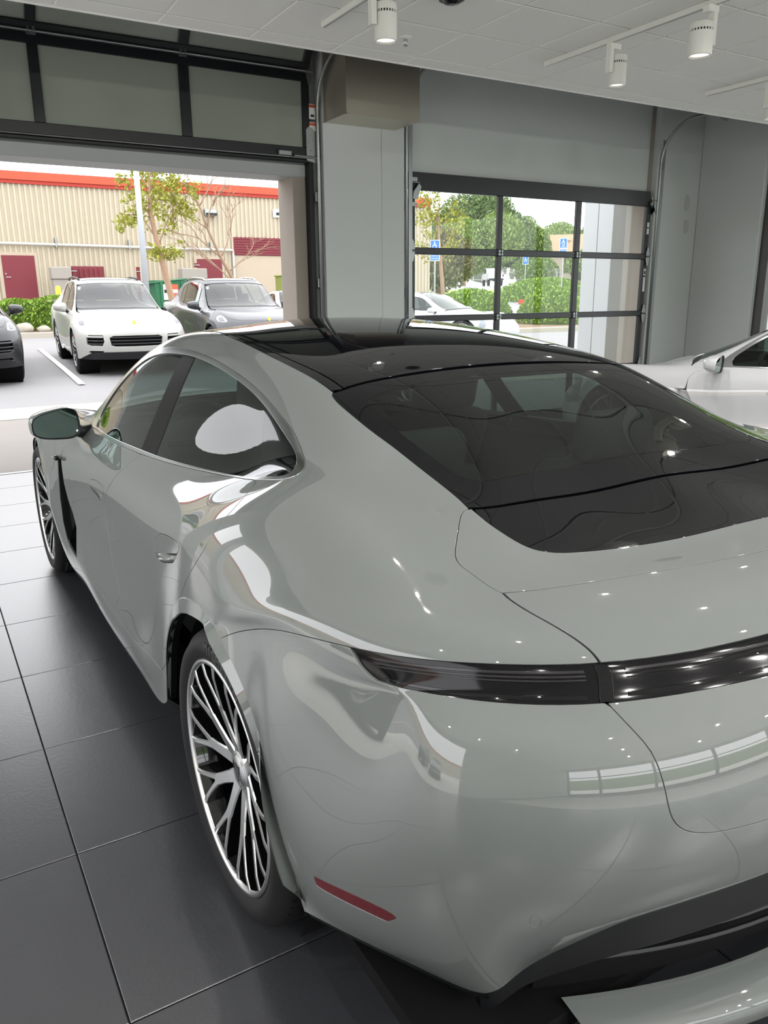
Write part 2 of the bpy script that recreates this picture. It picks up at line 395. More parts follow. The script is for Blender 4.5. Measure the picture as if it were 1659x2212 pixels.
def track(door, x, zc, y0=7.29, rad=.46, brackets=(), wr=.016):
    pts = [(x, y0, 0.02), (x, y0, zc)]
    for a in np.linspace(0, PI/2, 10)[1:]: pts.append((x, y0-rad*(1-math.cos(a)), zc+rad*math.sin(a)))
    pts.append((x, 5.62, zc+rad))
    bm = bmesh.new(); tube(bm, pts, wr, 10); bm_obj('track', bm, GALV, door, True)
    box('track_angle', x+.03, x+.075, y0+.001, y0+.0085, .02, 3.3, GALV, door)
    for z in brackets: box('track_bracket', x-.03, x+.085, y0+.018, y0+.03, z-.045, z+.045, GALV, door, bev=.004)
track(d1, 3.605, 3.12, brackets=(.6, 1.6, 2.4))
d2 = structure(box('door_2', 4.665, 8.25, 7.33, 7.38, 2.53, 2.705, ALUK, bev=.004))
st2 = [(4.67, 4.735), (5.84, 5.905), (7.02, 7.095), (8.20, 8.265)]
rails2 = [(0.0, .10), (.525, .595), (1.195, 1.262), (1.895, 1.965), (2.53, 2.70)]
for a, b in rails2[:-1]:
    box('rail', 4.67, 8.265, 7.325, 7.378, a, b, ALUK, d2, bev=.006)
for k in range(4):
    z0, z1 = rails2[k][1], rails2[k+1][0]
    for a, b in st2: box('stile', a, b, 7.33, 7.375, z0, z1, ALUK, d2, bev=.004)
    for (a, b), (c, d) in zip(st2[:-1], st2[1:]): box('pane', b, c, 7.350, 7.356, z0, z1, GLASSDOOR, d2)
for z in (.56, 1.228, 1.93):
    for x in (5.873, 7.06): clip(d2, x, 7.322, z)
    hinge(d2, 4.69, 7.318, z); hinge(d2, 8.262, 7.318, z)
for x, s in ((4.715, 1), (8.30, -1)):
    bm = bmesh.new(); prism(bm, [(-.03, -.02), (.03, -.02), (.075*s, .10), (.045*s, .13), (-.02*s, .05)], 0, .03)
    bx(bm, -.03, .03, -.09, -.05, 0, .006); bx(bm, -.04, .04, .15, .19, 0, .006); tube(bm, [(-.05, .14, .02), (.06, .14, .02)], .008, 8)
    o = bm_obj('top_roller_bracket', bm, GALV, d2); o.location = (x, 7.325, 2.46); o.rotation_euler = (PI/2, 0, 0)
track(d2, 4.60, 3.12, brackets=(.7, 1.50, 2.37)); track(d2, 8.345, 3.02, brackets=(.8, 1.7, 2.62))
for z0, z1 in ((2.285, 2.34), (2.20, 2.27), (1.70, 1.78), (1.50, 1.68)):
    s = box('sticker', 8.225, 8.262, 7.3275, 7.3295, z0, z1, STICKW, d2)
    if z0 == 1.70: box('sticker_print', 8.232, 8.255, 7.3265, 7.3280, 1.715, 1.755, SATK, s)

# stainless boxing on top of the pier
bm = bx(bmesh.new(), 3.655, 4.44, 6.80, 7.255, 3.055, 3.75)
bmesh.ops.delete(bm, geom=[f for f in bm.faces if f.normal.z > .9], context='FACES')
sb = tag(bm_obj('metal_boxing', bm, STEEL), 'brushed stainless steel boxing around the top of the white pier', 'boxing')
box('hem', 3.650, 4.445, 6.795, 6.806, 3.050, 3.058, STEEL, sb); box('hem', 3.650, 3.661, 6.795, 7.255, 3.050, 3.058, STEEL, sb)

# ------------------------------------------------------------------ track lighting
def light_track(x, y0, y1, label):
    o = tag(box('light_track', x-.018, x+.018, y0, y1, H-.034, H-.001, FIXW, bev=.002), label, 'track')
    box('track_slot', x-.004, x+.004, y0+.01, y1-.01, H-.0352, H-.033, GALV, o)
    return o
light_track(2.52, -6.0, 4.97, 'white ceiling track carrying the leftmost spotlight')
light_track(4.345, -6.0, 4.95, 'white ceiling track carrying two spotlights, over the middle')
light_track(6.17, -3.0, 4.96, 'white ceiling track cut by the right edge of the frame')
TR_OUT = 'white ceiling track behind the camera, seen only in reflections'
for x in (.69, -1.14): tag(light_track(x, -6.0, 4.0, TR_OUT), group='ceiling tracks out of frame')
LAMPW = 33.0
def spot_head(x, y, ztop, d, h, side, label, group=None, rot=0, aim=0., boost=1.):
    t = empty('track_spotlight', (x, y, H-.034), rot); tag(t, label, 'spotlight', group)
    r = d/2; zt = ztop-(H-.034); sx = -side*(r+.022)
    box('adaptor', sx-.02, sx+.085*side if side > 0 else sx+.02, -.02, .02, -.035, 0, FIXW, t, bev=.003) if side > 0 else box('adaptor', sx-.07, sx+.02, -.025, .025, -.04, 0, FIXW, t, bev=.004)
    box('stem', sx-.017, sx+.017, -.022, .022, zt-h*.62, -.01, FIXW, t, bev=.003)
    bm = bmesh.new()
    lathe(bm, [(0, zt), (r*.96, zt), (r, zt-.004), (r, zt-h*.20)], 40, 'z'); b = bm_obj('lamp_body', bm, FIXW, t, True)
    bm = bmesh.new(); lathe(bm, [(r*.93, zt-h*.20), (r*.93, zt-h*.275)], 40, 'z'); bm_obj('vent_gap', bm, SATK, t, True)
    bm = bmesh.new()
    for k in range(24):
        a = 2*PI*k/24; bx(bm, r*.925, r*.995, -.0035, .0035, zt-h*.275, zt-h*.20, mtx=Matrix.Rotation(a, 4, 'Z'))
    bm_obj('vent_rib', bm, FIXW, t)
    bm = bmesh.new(); lathe(bm, [(r, zt-h*.275), (r, zt-h+.004), (r*.97, zt-h), (r*.88, zt-h), (r*.84, zt-h+.02)], 40, 'z'); bm_obj('lamp_shade', bm, FIXW, t, True)
    bm = bmesh.new(); lathe(bm, [(r*.88, zt-h+.012), (0.001, zt-h+.016)], 32, 'z'); bm_obj('lens', bm, FIXLENS, t)
    L = bpy.data.lights.new('spot_lamp', 'SPOT'); L.energy = LAMPW*boost; L.color = (1, .97, .93); L.spot_size = math.radians(150); L.spot_blend = .8; L.shadow_soft_size = .018
    lo = bpy.data.objects.new('spot_lamp', L); link(lo, t); lo.location = (0, 0, zt-h-.006); lo.rotation_euler = (math.radians(aim), 0, 0)
    return t
spot_head(2.575, 4.30, 3.055, .128, .19, 1, 'white cylindrical track spotlight, the leftmost one on the ceiling')
spot_head(4.42, 4.30, 3.03, .117, .185, 1, 'white cylindrical track spotlight nearest the middle, on the left end of its track')
spot_head(4.26, 3.50, 2.995, .138, .175, -1, 'white cylindrical track spotlight hung upper right, second on its track')
spot_head(6.33, 4.42, 3.03, .128, .19, 1, 'white track spotlight cut off by the right edge of the frame')
OUTL = 'white cylindrical track spotlight behind the camera, seen only in reflections'
for x in (2.52, 4.345, 6.17, .69, -1.14):
    for y in (2.3, 1.1, -.1, -1.5):
        if x < 0 and y > 2: continue
        spot_head(x+.075, y+(.35 if x > 3 else 0), 3.03, .125, .19, 1, OUTL, 'spotlights out of frame')
for x in (.69, 2.52, 4.345):
    for y in (-2.9, -4.4): spot_head(x+.075, y, 3.03, .125, .19, 1, OUTL, 'spotlights out of frame', aim=48, boost=3.0)  # extra heads added, aimed and boosted to brighten the rear bumper
# sprinkler
t = empty('fire_sprinkler', (3.13, 4.97, H)); tag(t, 'small white and chrome fire sprinkler in the ceiling beside the leftmost spotlight', 'sprinkler')
bm = bmesh.new(); lathe(bm, [(.001, -.012), (.02, -.012), (.038, -.006), (.044, 0)], 32, 'z'); bm_obj('escutcheon', bm, FIXW, t, True)
bm = bmesh.new(); tube(bm, [(-.010, 0, -.012), (-.014, 0, -.03), (-.006, 0, -.048)], .0035, 6); tube(bm, [(.010, 0, -.012), (.014, 0, -.03), (.006, 0, -.048)], .0035, 6); tube(bm, [(0, 0, -.012), (0, 0, -.045)], .003, 6)
bm_obj('frame_arm', bm, CHROME, t, True)
bm = bmesh.new(); lathe(bm, [(.001, -.05), (.017, -.05), (.017, -.053), (.001, -.053)], 20, 'z'); bm_obj('deflector', bm, CHROME, t)
# dark red dome at the very top edge of the frame
t = empty('ceiling_dome', (2.985, 4.235, H)); tag(t, 'dark maroon round ceiling fixture at the top edge of the frame', 'ceiling fixture')
bm = bmesh.new(); lathe(bm, [(.075, 0), (.075, -.012), (.060, -.016)], 40, 'z'); bm_obj('rim', bm, MAROONF, t, True)
bm = bmesh.new(); lathe(bm, [(.060, -.014), (.045, -.03), (.02, -.037), (.001, -.038)], 40, 'z'); bm_obj('dome', bm, GLOSSK, t, True)
# corner sensor high on the right
t = empty('corner_sensor', (8.72, 6.7, 3.45)); tag(t, 'small grey bullet-shaped sensor under the ceiling edge near the right corner', 'sensor')
bm = bmesh.new(); lathe(bm, [(.001, 0), (.05, .02), (.075, .07), (.075, .14), (.001, .15)], 24, 'z'); bm_obj('housing', bm, GALV, t, True)
bm = bmesh.new(); tube(bm, [(0, 0, .15), (0, 0, 1.04)], .012, 8); bm_obj('bracket_rod', bm, GALV, t)
# control net of the coupe body: 26 x 13 points (lateral, along, up) in 0.1 mm
CAR_NET = np.array([[int(q) for q in r.split()] for r in """0 -8607 4572 3122 -8151 4280 5254 -7223 3462 6304 -6696 2375 6329 -6987 1510 6102 -7684 1158 6538 -7435 1591 7528 -6665 2109 8435 -6001 2368 9014 -5592 2401 9381 -5304 2330 9707 -5023 2197 10027 -4716 1995
0 -9959 4667 2636 -9633 4558 4854 -8939 4245 6474 -8354 3768 7288 -7952 3343 7705 -7993 2756 8528 -6649 2910 9232 -5531 2984 9430 -5070 2990 9494 -4854 3003 9570 -4632 3024 9626 -4473 3035 9608 -4447 3037
0 -10589 5460 2475 -10437 5438 4664 -10087 5389 6640 -9554 5356 8104 -8664 5228 8958 -7730 4906 9563 -6381 4695 9853 -5265 4432 9848 -4594 4228 9821 -4242 4107 9792 -4025 4020 9657 -3951 4001 9447 -4042 4096
0 -10693 6854 2483 -10652 6865 4743 -10503 6937 6990 -9850 7060 8716 -8682 7133 9350 -7670 7064 9323 -6669 7053 9679 -5453 6538 9938 -4387 5928 9961 -3806 5524 9902 -3545 5235 9769 -3453 5106 9554 -3464 5152
0 -10446 8279 2503 -10392 8269 4779 -10163 8325 6980 -9409 8401 8502 -8220 8535 8864 -7452 8501 8486 -6815 8794 9212 -5511 8258 9824 -4163 7396 9930 -3385 6761 9879 -3011 6356 9812 -2829 6176 9820 -2675 6108
0 -10021 8994 2500 -9939 8990 4708 -9536 8928 6702 -8862 8776 7875 -7942 8682 8491 -6955 8616 8956 -6213 8392 9334 -4940 8439 9582 -3638 8141 9691 -2742 7645 9760 -2134 7254 9897 -1765 6980 10138 -1695 6855
0 -9811 9545 2493 -9697 9510 4663 -9462 9403 6570 -8843 9395 7872 -7750 9296 8682 -6585 9092 9128 -5537 9021 9362 -4400 8829 9454 -3237 8600 9545 -2202 8260 9724 -1272 7878 10057 -680 7479 10311 -788 7373
0 -9028 9903 2507 -8881 9930 4842 -8552 9856 6850 -7956 9681 7940 -6964 9584 8635 -5783 9427 9061 -4670 9321 9409 -3579 8961 9622 -2455 8558 9726 -1517 8165 9784 -827 7811 9896 -387 7542 10130 -140 7473
0 -8017 10063 2569 -7827 10060 5060 -7360 10018 7102 -6659 9785 7995 -5653 9724 8512 -4547 9565 8981 -3477 9304 9390 -2363 8943 9660 -1243 8508 9801 -423 8096 9836 -11 7836 9811 239 7575 9881 812 6753
0 -6697 10115 2504 -6579 9881 4755 -6270 9909 6428 -5645 10134 7581 -4462 10249 8368 -3205 10072 8927 -2057 9725 9342 -917 9280 9625 203 8751 9792 1176 8155 9844 1940 7488 9797 2407 6557 9736 2522 4706
0 -4234 10469 2150 -4271 10272 3979 -4350 10459 5275 -4472 10396 6684 -3393 10639 7776 -1996 10677 8550 -845 10320 9153 203 9724 9577 1269 9013 9748 2436 8017 9723 3624 6321 9672 4408 4100 9611 4334 1912
0 -1192 11622 1962 -1252 11559 3968 -1428 11485 5610 -1454 11117 6601 -500 10905 7107 258 10855 7834 751 10472 8791 1440 9865 9483 2446 8992 9606 3827 7476 9550 5143 5090 9545 5875 2328 9358 5883 196
0 1884 12810 2027 1852 12792 3922 1641 12714 5476 1823 12621 6688 2872 11309 6918 2934 10571 7454 2746 9995 8575 3190 9576 9377 4168 8682 9454 5629 6679 9619 6954 4124 9505 7586 1947 8919 7515 244
0 5186 13517 2303 5188 13468 4249 5041 13179 5616 5117 12823 6137 5562 12301 6870 5563 10943 7800 5479 9625 8774 5759 9110 9356 6391 8144 9410 7462 5959 9873 8561 3582 9539 9242 2076 8535 9518 1013
0 9057 13842 2541 9058 13778 4378 9040 13541 5412 9059 13358 5958 9230 12928 7160 9257 11094 8300 9271 9289 8973 9443 8698 9349 9806 7674 9287 10387 5525 9756 11001 3503 9701 11583 2122 8472 12214 1403
0 12865 13961 2413 12847 13887 4051 12932 13651 5078 13032 13519 5959 13283 13185 7367 13485 11088 8571 13569 9041 9037 13640 8499 9305 13828 7472 9233 14177 5316 9779 14557 3488 9751 14996 2186 8421 15580 1329
0 16241 13494 2306 16199 13382 4025 16025 13278 5299 15967 13348 6359 16256 13095 7469 16916 10936 8503 17426 8906 9028 17596 8365 9315 17747 7398 9266 18114 5267 9772 18650 3427 9478 19101 2130 8334 19202 1135
0 20606 11664 2600 20347 11584 4982 19666 11432 6724 19035 11339 7473 19047 11074 7700 19669 10018 8065 20330 9087 8876 20609 8420 9368 20837 7271 9341 21277 5048 9706 21895 2996 9544 22363 1577 8647 22380 1315
0 25269 9562 3047 24846 9539 5675 23957 9331 7382 23003 9116 7947 22679 8954 8094 22771 8859 8381 22966 8765 9018 23132 8326 9443 23373 7277 9523 23763 5420 9755 24114 3799 9729 24465 2704 9186 24992 2786
0 28750 8683 3138 28524 8632 5287 28067 8648 6709 27584 8767 7545 27335 8859 8185 27220 8891 8765 27172 8714 9263 27184 8265 9609 27220 7707 9779 27194 7180 9870 27015 7002 9858 26999 6632 9593 27581 5299
0 31979 8138 3098 31838 8110 5092 31547 8266 6453 31313 8622 7382 31201 8843 8112 31148 8791 8716 31079 8479 9161 30980 7976 9492 30869 7497 9690 30787 7239 9739 30716 7293 9724 30600 7231 9644 30307 6328
0 35302 7291 3104 35083 7293 5153 34610 7401 6447 34227 7635 7231 34017 7727 7818 33817 7583 8380 33523 7246 8809 33192 6710 9114 32891 6110 9317 32715 5647 9403 32695 5324 9411 32642 5222 9434 32238 5551
0 38034 6060 3131 37675 6059 5163 37056 6071 6308 36443 6064 7015 35861 5960 7605 35195 5739 8192 34470 5421 8643 33853 4992 8943 33413 4547 9136 33119 4200 9229 32963 3898 9236 32944 3772 9215 33059 4188
0 38678 4295 3146 38346 4297 5162 37641 4268 6248 36965 4160 6979 36263 4002 7675 35444 3791 8300 34574 3567 8729 33897 3349 9005 33458 3168 9157 33166 3068 9212 32944 2984 9197 32895 2912 9102 33177 2914
0 37698 2067 3133 37439 2069 5152 36806 2060 6265 36173 2031 7018 35552 2002 7735 34824 1970 8355 34074 1952 8761 33533 1954 9001 33220 1968 9131 33030 2001 9176 32897 2042 9165 32838 2037 9078 32923 1879
0 35337 -605 3075 35184 -582 5070 34794 -488 6330 34326 -295 7135 33862 -14 7745 33407 305 8251 33015 597 8627 32774 810 8869 32701 922 9010 32738 962 9084 32786 990 9119 32705 1035 9127 32409 1083""".split("\n")], float).reshape(26, 13, 3)/10000
# ------------------------------------------------------------------ spline skin
def _b(f): return np.stack([(1-f)**3, 3*f**3-6*f**2+4, -3*f**3+3*f**2+3*f+1, f**3], -1)/6
def _db(f): return np.stack([-3*(1-f)**2, 9*f**2-12*f, -9*f**2+6*f+3, 3*f**2], -1)/6
class Skin:
    """bicubic B-spline skin draped over a car; u runs tail to nose, v centre to sill (right side negative); returns (x, y, z), x to the right"""
    def __init__(s, net):
        s.nr, s.nc = net.shape[0]-2, net.shape[1]-1
        mir = net[:, 1:][:, ::-1]*np.array([-1, 1, 1])
        s.full = np.concatenate([mir, net], 1); s.co = s.nc
    def __call__(s, u, v, der=False):
        u = np.atleast_1d(np.asarray(u, float)); v = np.atleast_1d(np.asarray(v, float))
        i = np.clip(np.floor(u).astype(int), 0, s.nr-2); fu = u-i
        jv = np.clip(np.floor(v).astype(int), -(s.nc-1), s.nc-2); fv = v-jv
        j = jv+s.co-1
        G = s.full[i[:, None, None]+np.arange(4)[None, :, None], j[:, None, None]+np.arange(4)[None, None, :]]
        M = np.array([-1, 1, 1])
        P = np.einsum('na,nb,nabk->nk', _b(fu), _b(fv), G)*M
        if not der: return P
        return P, np.einsum('na,nb,nabk->nk', _db(fu), _b(fv), G)*M, np.einsum('na,nb,nabk->nk', _b(fu), _db(fv), G)*M
    def pn(s, uv):
        uv = np.asarray(uv, float)
        P, a, b = s(uv[:, 0], uv[:, 1], True)
        n = np.cross(a, b); n /= np.linalg.norm(n, axis=1)[:, None]+1e-12
        return P, n, a, b
def catmull(pts, n=6):
    p = np.array(pts, float); out = []
    for k in range(len(p)-1):
        p0 = p[max(k-1, 0)]; p1 = p[k]; p2 = p[k+1]; p3 = p[min(k+2, len(p)-1)]
        for t in np.arange(n)/n:
            out.append(.5*((2*p1)+(-p0+p2)*t+(2*p0-5*p1+4*p2-p3)*t*t+(-p0+3*p1-3*p2+p3)*t**3))
    out.append(p[-1]); return [tuple(q) for q in out]
def dense(poly, du=.16):
    out = []; n = len(poly)
    for k in range(n):
        a = np.array(poly[k]); b = np.array(poly[(k+1) % n]); d = b-a
        m = max(1, int(math.ceil(max(abs(d[0])/du, abs(d[1])/.2))))
        for t in range(m): out.append(tuple(a+d*t/m))
    o2 = [out[0]]
    for q in out[1:]:
        if abs(q[0]-o2[-1][0])+abs(q[1]-o2[-1][1]) > .012: o2.append(q)
    if abs(o2[0][0]-o2[-1][0])+abs(o2[0][1]-o2[-1][1]) < .012: o2.pop()
    return o2
def area2(p): return sum(p[i][0]*p[(i+1) % len(p)][1]-p[(i+1) % len(p)][0]*p[i][1] for i in range(len(p)))
def inside(P, pts):
    x, y = pts[:, 0], pts[:, 1]; r = np.zeros(len(pts), bool); n = len(P)
    for k in range(n):
        x0, y0 = P[k]; x1, y1 = P[(k+1) % n]
        c = ((y0 > y) != (y1 > y)) & (x < (x1-x0)*(y-y0)/((y1-y0) if y1 != y0 else 1e-12)+x0)
        r ^= c
    return r
def bdist(P, pts):
    P = np.asarray(P); A = P; B = np.roll(P, -1, 0); d = B-A; L = (d**2).sum(1)+1e-12
    best = np.full(len(pts), 9.)
    for a, dd, l in zip(A, d, L):
        t = np.clip(((pts-a)@dd)/l, 0, 1); q = pts-a-t[:, None]*dd
        best = np.minimum(best, np.hypot(q[:, 0], q[:, 1]))
    return best
def inset(S, poly, gap):
    """move a uv loop to its left by gap metres measured on the skin"""
    uv = np.array(poly); P, n, a, b = S.pn(uv)
    nx = np.roll(P, -1, 0); pv = np.roll(P, 1, 0)
    d1 = nx-P; d0 = P-pv
    d1 /= np.linalg.norm(d1, axis=1)[:, None]+1e-12; d0 /= np.linalg.norm(d0, axis=1)[:, None]+1e-12
    # left of travel, in the tangent plane (skin orientation: n = b x a, so flip)
    l1 = np.cross(n, d1); l0 = np.cross(n, d0); l = l0+l1
    ln = np.linalg.norm(l, axis=1)[:, None]+1e-9; l = l/ln
    mit = np.clip(1/np.maximum(.35, (l*l1).sum(1)), 1, 2.2)[:, None]
    if gap:
        off = l*gap*mit
        out = []
        for k in range(len(uv)):
            J = np.stack([a[k], b[k]], 1); s = np.linalg.lstsq(J, off[k], rcond=1e-3)[0]
            out.append((uv[k][0]+s[0], uv[k][1]+s[1]))
        out = np.array(out)
        out[:, 0] = np.clip(out[:, 0], 0, S.nr-1); out[:, 1] = np.clip(out[:, 1], -(S.nc-1), S.nc-1)
    else: out = uv
    return [tuple(q) for q in out], -l
def set_normals(me, nrm):
    me.polygons.foreach_set('use_smooth', [True]*len(me.polygons))
    me.normals_split_custom_set_from_vertices([tuple(q) for q in nrm])
def panel(S, name, poly, m, parent, off=0., gap=.0014, lip=.010, holes=(), du=.11, dv=.125, rnd=.0011, maxoff=None):
    poly = dense(poly)
    if area2(poly) < 0: poly = poly[::-1]
    loops = [inset(S, poly, gap)]
    for h in holes:
        h = dense(h, .08)
        if area2(h) > 0: h = h[::-1]
        loops.append(inset(S, h, gap))
    outer = loops[0][0]
    pa = np.array(outer); u0, v0 = pa.min(0); u1, v1 = pa.max(0)
    uu = np.arange(math.floor(u0/du)*du, u1+du, du); vv = np.arange(math.floor(v0/dv)*dv, v1+dv, dv)
    g = np.stack(np.meshgrid(uu, vv, indexing='ij'), -1).reshape(-1, 2)
    ok = inside(outer, g) & (bdist(outer, g) > du*.35)
    for L, _ in loops[1:]: ok &= ~inside(L, g) & (bdist(L, g) > du*.35)
    g = g[ok]
    vin = []; ein = []
    for L, _ in loops:
        s = len(vin); vin += [Vector((float(q[0]), float(q[1]))) for q in L]; ein += [(s+k, s+(k+1) % len(L)) for k in range(len(L))]
    vin += [Vector((float(q[0]), float(q[1]))) for q in g]
    r = delaunay_2d_cdt(vin, ein, [], 0, 1e-6)
    uv = np.array([(q.x, q.y) for q in r[0]]); faces = [list(q) for q in r[2]]
    cen = np.array([uv[q].mean(0) for q in faces]); keep = inside(outer, cen)
    for L, _ in loops[1:]: keep &= ~inside(L, cen)
    faces = [q for q, t in zip(faces, keep) if t]
    P, n, a, b = S.pn(uv); P = P+n*off
    V = list(P); N = list(n); F = []
    for q in faces:
        c = np.cross(P[q[1]]-P[q[0]], P[q[2]]-P[q[0]])
        F.append(q if (c@n[q[0]]) > 0 else q[::-1])
    if lip:
        for L, od in loops:
            Pl, nl, _, _ = S.pn(np.array(L)); Pl = Pl+nl*off
            s = len(V); k = len(L)
            V += list(Pl); N += list(nl)
            V += list(Pl+od*rnd*.7-nl*rnd*.3); N += list((nl+od*1.0)/1.414)
            V += list(Pl+od*rnd-nl*rnd); N += list(od)
            V += list(Pl+od*rnd-nl*lip); N += list(od)
            for row in range(3):
                for t in range(k):
                    q = [s+row*k+t, s+row*k+(t+1) % k, s+(row+1)*k+(t+1) % k, s+(row+1)*k+t]
                    c = np.cross(V[q[1]]-V[q[0]], V[q[2]]-V[q[0]])
                    F.append(q if c@N[q[2]] > 0 else q[::-1])
    me = bpy.data.meshes.new(name); me.from_pydata([tuple(q) for q in V], [], F); me.update()
    set_normals(me, N)
    return mesh_obj(name, me, m, parent)
def mir(poly): return [(u, -v) for u, v in poly]
def both(S, name, poly, m, parent, holes=(), **k):
    a = panel(S, name, poly, m, parent, holes=holes, **k)
    b = panel(S, name, mir(poly)[::-1], m, parent, holes=[mir(h) for h in holes], **k)
    return a, b
def sym(half):
    """half: polyline on the left from centre to centre, closed over the mirror"""
    return list(half)+[(u, -v) for u, v in reversed(half)]

# ------------------------------------------------------------------ wheels
def letters_on_ring(s, size, r, h, a0, step, parent, m, name='tyre_lettering', squash=1.0):
    """raised letters around the sidewall; a0 = clock angle of the first letter in radians from the top"""
    bm = bmesh.new()
    for k, ch in enumerate(s):
        if ch == ' ': continue
        me = text_mesh('t', ch, size, None, extrude=.0012)
        a = a0+k*step
        mt = Matrix.Translation((h, 0, 0)) @ Matrix.Rotation(-a, 4, 'X') @ Matrix.Translation((0, 0, r)) @ Matrix.Rotation(PI/2, 4, 'Z') @ Matrix.Rotation(PI/2, 4, 'X') @ Matrix.Scale(squash, 4, (0, 1, 0))
        me.transform(mt)
        n0 = len(bm.verts); bm.from_mesh(me); bpy.data.meshes.remove(me)
    return bm_obj(name, bm, m, parent)
def wheel(name, parent, loc, left, hw=.148, R=.358, spin=0., lettering=False, style=None, spokes=True, rl=.283, face=None):
    hub = empty('tmp') if False else None
    bm = bmesh.new()
    prof = [(rl-.012, hw-.022), (rl+.004, hw-.010), (rl+.022, hw-.001), (rl+.042, hw), (R-.022, hw-.010), (R-.010, hw-.020), (R-.003, hw-.036), (R, hw-.06)]
    gro = [(R, .07), (R-.007, .068), (R-.007, .060), (R, .058), (R, .020), (R-.007, .018), (R-.007, .008), (R, .006)]
    full = prof+[q for q in gro]+[(r, -h) for r, h in reversed(gro)]+[(r, -h) for r, h in reversed(prof)]
    lathe(bm, full, 96, 'x')
    tyre = bm_obj(name, bm, RUBBER, parent, True)
    tyre.location = loc; tyre.rotation_euler = (-spin if not left else spin, 0, PI if left else 0)
    w = tyre
    bm = bmesh.new()                                        # tread blocks: cross sipes cut as thin dark wedges standing in the shoulder
    for k in range(72):
        a = 2*PI*k/72; mt = Matrix.Rotation(a, 4, 'X')
        bx(bm, hw-.066, hw-.034, -.0022, .0022, R-.02, R-.0022, mtx=mt)
    tag(bm_obj('tread_sipe', bm, MATK, w), kind='stuff')
    bm = bmesh.new(); lathe(bm, [(rl-.018, hw-.040), (rl-.006, hw-.024), (rl+.002, hw-.010), (rl-.004, hw-.006), (rl-.011, hw-.008), (rl-.014, hw-.016)], 96, 'x'); bm_obj('rim_lip', bm, face or ALLOY, w, True)
    bm = bmesh.new(); lathe(bm, [(rl-.014, hw-.016), (rl-.022, hw-.05), (rl-.03, .02), (rl-.04, -hw+.03)], 96, 'x'); bm_obj('barrel', bm, ALLOYK, w, True)
    bm = bmesh.new(); lathe(bm, [(rl*.72, .015), (rl*.72, -.012), (.07, -.012), (.001, -.012)], 48, 'x'); lathe(bm, [(.001, .02), (.075, .02), (.075, .015), (rl*.72, .015)], 48, 'x'); bm_obj('brake_disc', bm, DISC, w, True)
    bm = bmesh.new(); lathe(bm, [(rl-.035, -.05), (.001, -.05)], 48, 'x'); bm_obj('wheel_back', bm, MATK, w)
    if spokes:
        hb = hw-.052
        def dish(r): return hb+.040*min(1, max(0, (r-.045)/.20))**.9
        def strip(bm, pts, wid, dep, zo=0.):
            """a bar that follows points (r, angle) on the dished face"""
            L = []
            for k, (r, a) in enumerate(pts):
                p = Vector((0, r*math.sin(a), r*math.cos(a)))
                r0, a0 = pts[max(k-1, 0)]; r1, a1 = pts[min(k+1, len(pts)-1)]
                d = Vector((0, r1*math.sin(a1)-r0*math.sin(a0), r1*math.cos(a1)-r0*math.cos(a0))).normalized()
                nrm = Vector((0, -d.z, d.y)); wd = wid[k] if isinstance(wid, (list, tuple)) else wid
                h = dish(r)+zo
                L.append([bm.verts.new(p+nrm*wd+Vector((h, 0, 0))), bm.verts.new(p-nrm*wd+Vector((h, 0, 0))), bm.verts.new(p-nrm*wd*1.25+Vector((h-dep, 0, 0))), bm.verts.new(p+nrm*wd*1.25+Vector((h-dep, 0, 0)))])
            for q, s in zip(L[:-1], L[1:]):
                for k in range(4): bm.faces.new((q[k], q[(k+1) % 4], s[(k+1) % 4], s[k]))
            bm.faces.new(L[0]); bm.faces.new(L[-1][::-1])
        for k in range(5):
            c = 2*PI*k/5+.628
            bmk = bmesh.new(); bma = bmesh.new()
            for sg in (1, -1):
                A = [(.030, c+sg*.60), (.055, c+sg*.45), (.085, c+sg*.37), (.12, c+sg*.33), (.165, c+sg*.314)]
                wa = [.020, .0170, .0140, .0125, .0130]
                strip(bmk, A, [q*1.10 for q in wa], .050, -.002)
                strip(bma, A, [q*.95 for q in wa], .004, .0008)
                for e in (1, -1):
                    B = [(.155, c+sg*.314+e*.040), (.18, c+sg*.314+e*.072), (.21, c+sg*.314+e*.105), (.24, c+sg*.314+e*.133), (rl-.010, c+sg*.314+e*.157)]
                    wb = [.0080, .0068, .0060, .0058, .0064]
                    strip(bmk, B, [q*1.25 for q in wb], .050, -.002)
                    strip(bma, B, [q*.80 for q in wb], .004, .0008)
            bm_obj('spoke', bmk, ALLOYK, w)
            bm_obj('spoke_face', bma, face or ALLOY, w)
        bm = bmesh.new(); lathe(bm, [(.060, hb-.030), (.052, hb+.002), (.040, hb+.004)], 40, 'x'); bm_obj('hub_face', bm, face or ALLOY, w, True)
        bm = bmesh.new(); lathe(bm, [(.040, hb+.003), (.034, hb+.0075), (.012, hb+.0095), (.0005, hb+.010)], 32, 'x'); bm_obj('hub_cap', bm, CHROME, w, True)
        bm = bmesh.new()
        prism(bm, [(-.014, .017), (.014, .017), (.015, .002), (.009, -.012), (0, -.019), (-.009, -.012), (-.015, .002)], 0, .0016, Matrix.Translation((hb+.0092, 0, 0)) @ Matrix.Rotation(PI/2, 4, 'Z') @ Matrix.Rotation(PI/2, 4, 'X'))
        bm_obj('crest', bm, DISC, w)
        for k in range(5):
            a = 2*PI*k/5+.628; bm = bmesh.new()
            lathe(bm, [(.0145, 0), (.0145, -.03), (.001, -.03)], 16, 'x', mtx=Matrix.Translation((hb-.004, .056*math.sin(a), .056*math.cos(a))))
            bm_obj('lug_recess', bm, MATK, w)
    return w

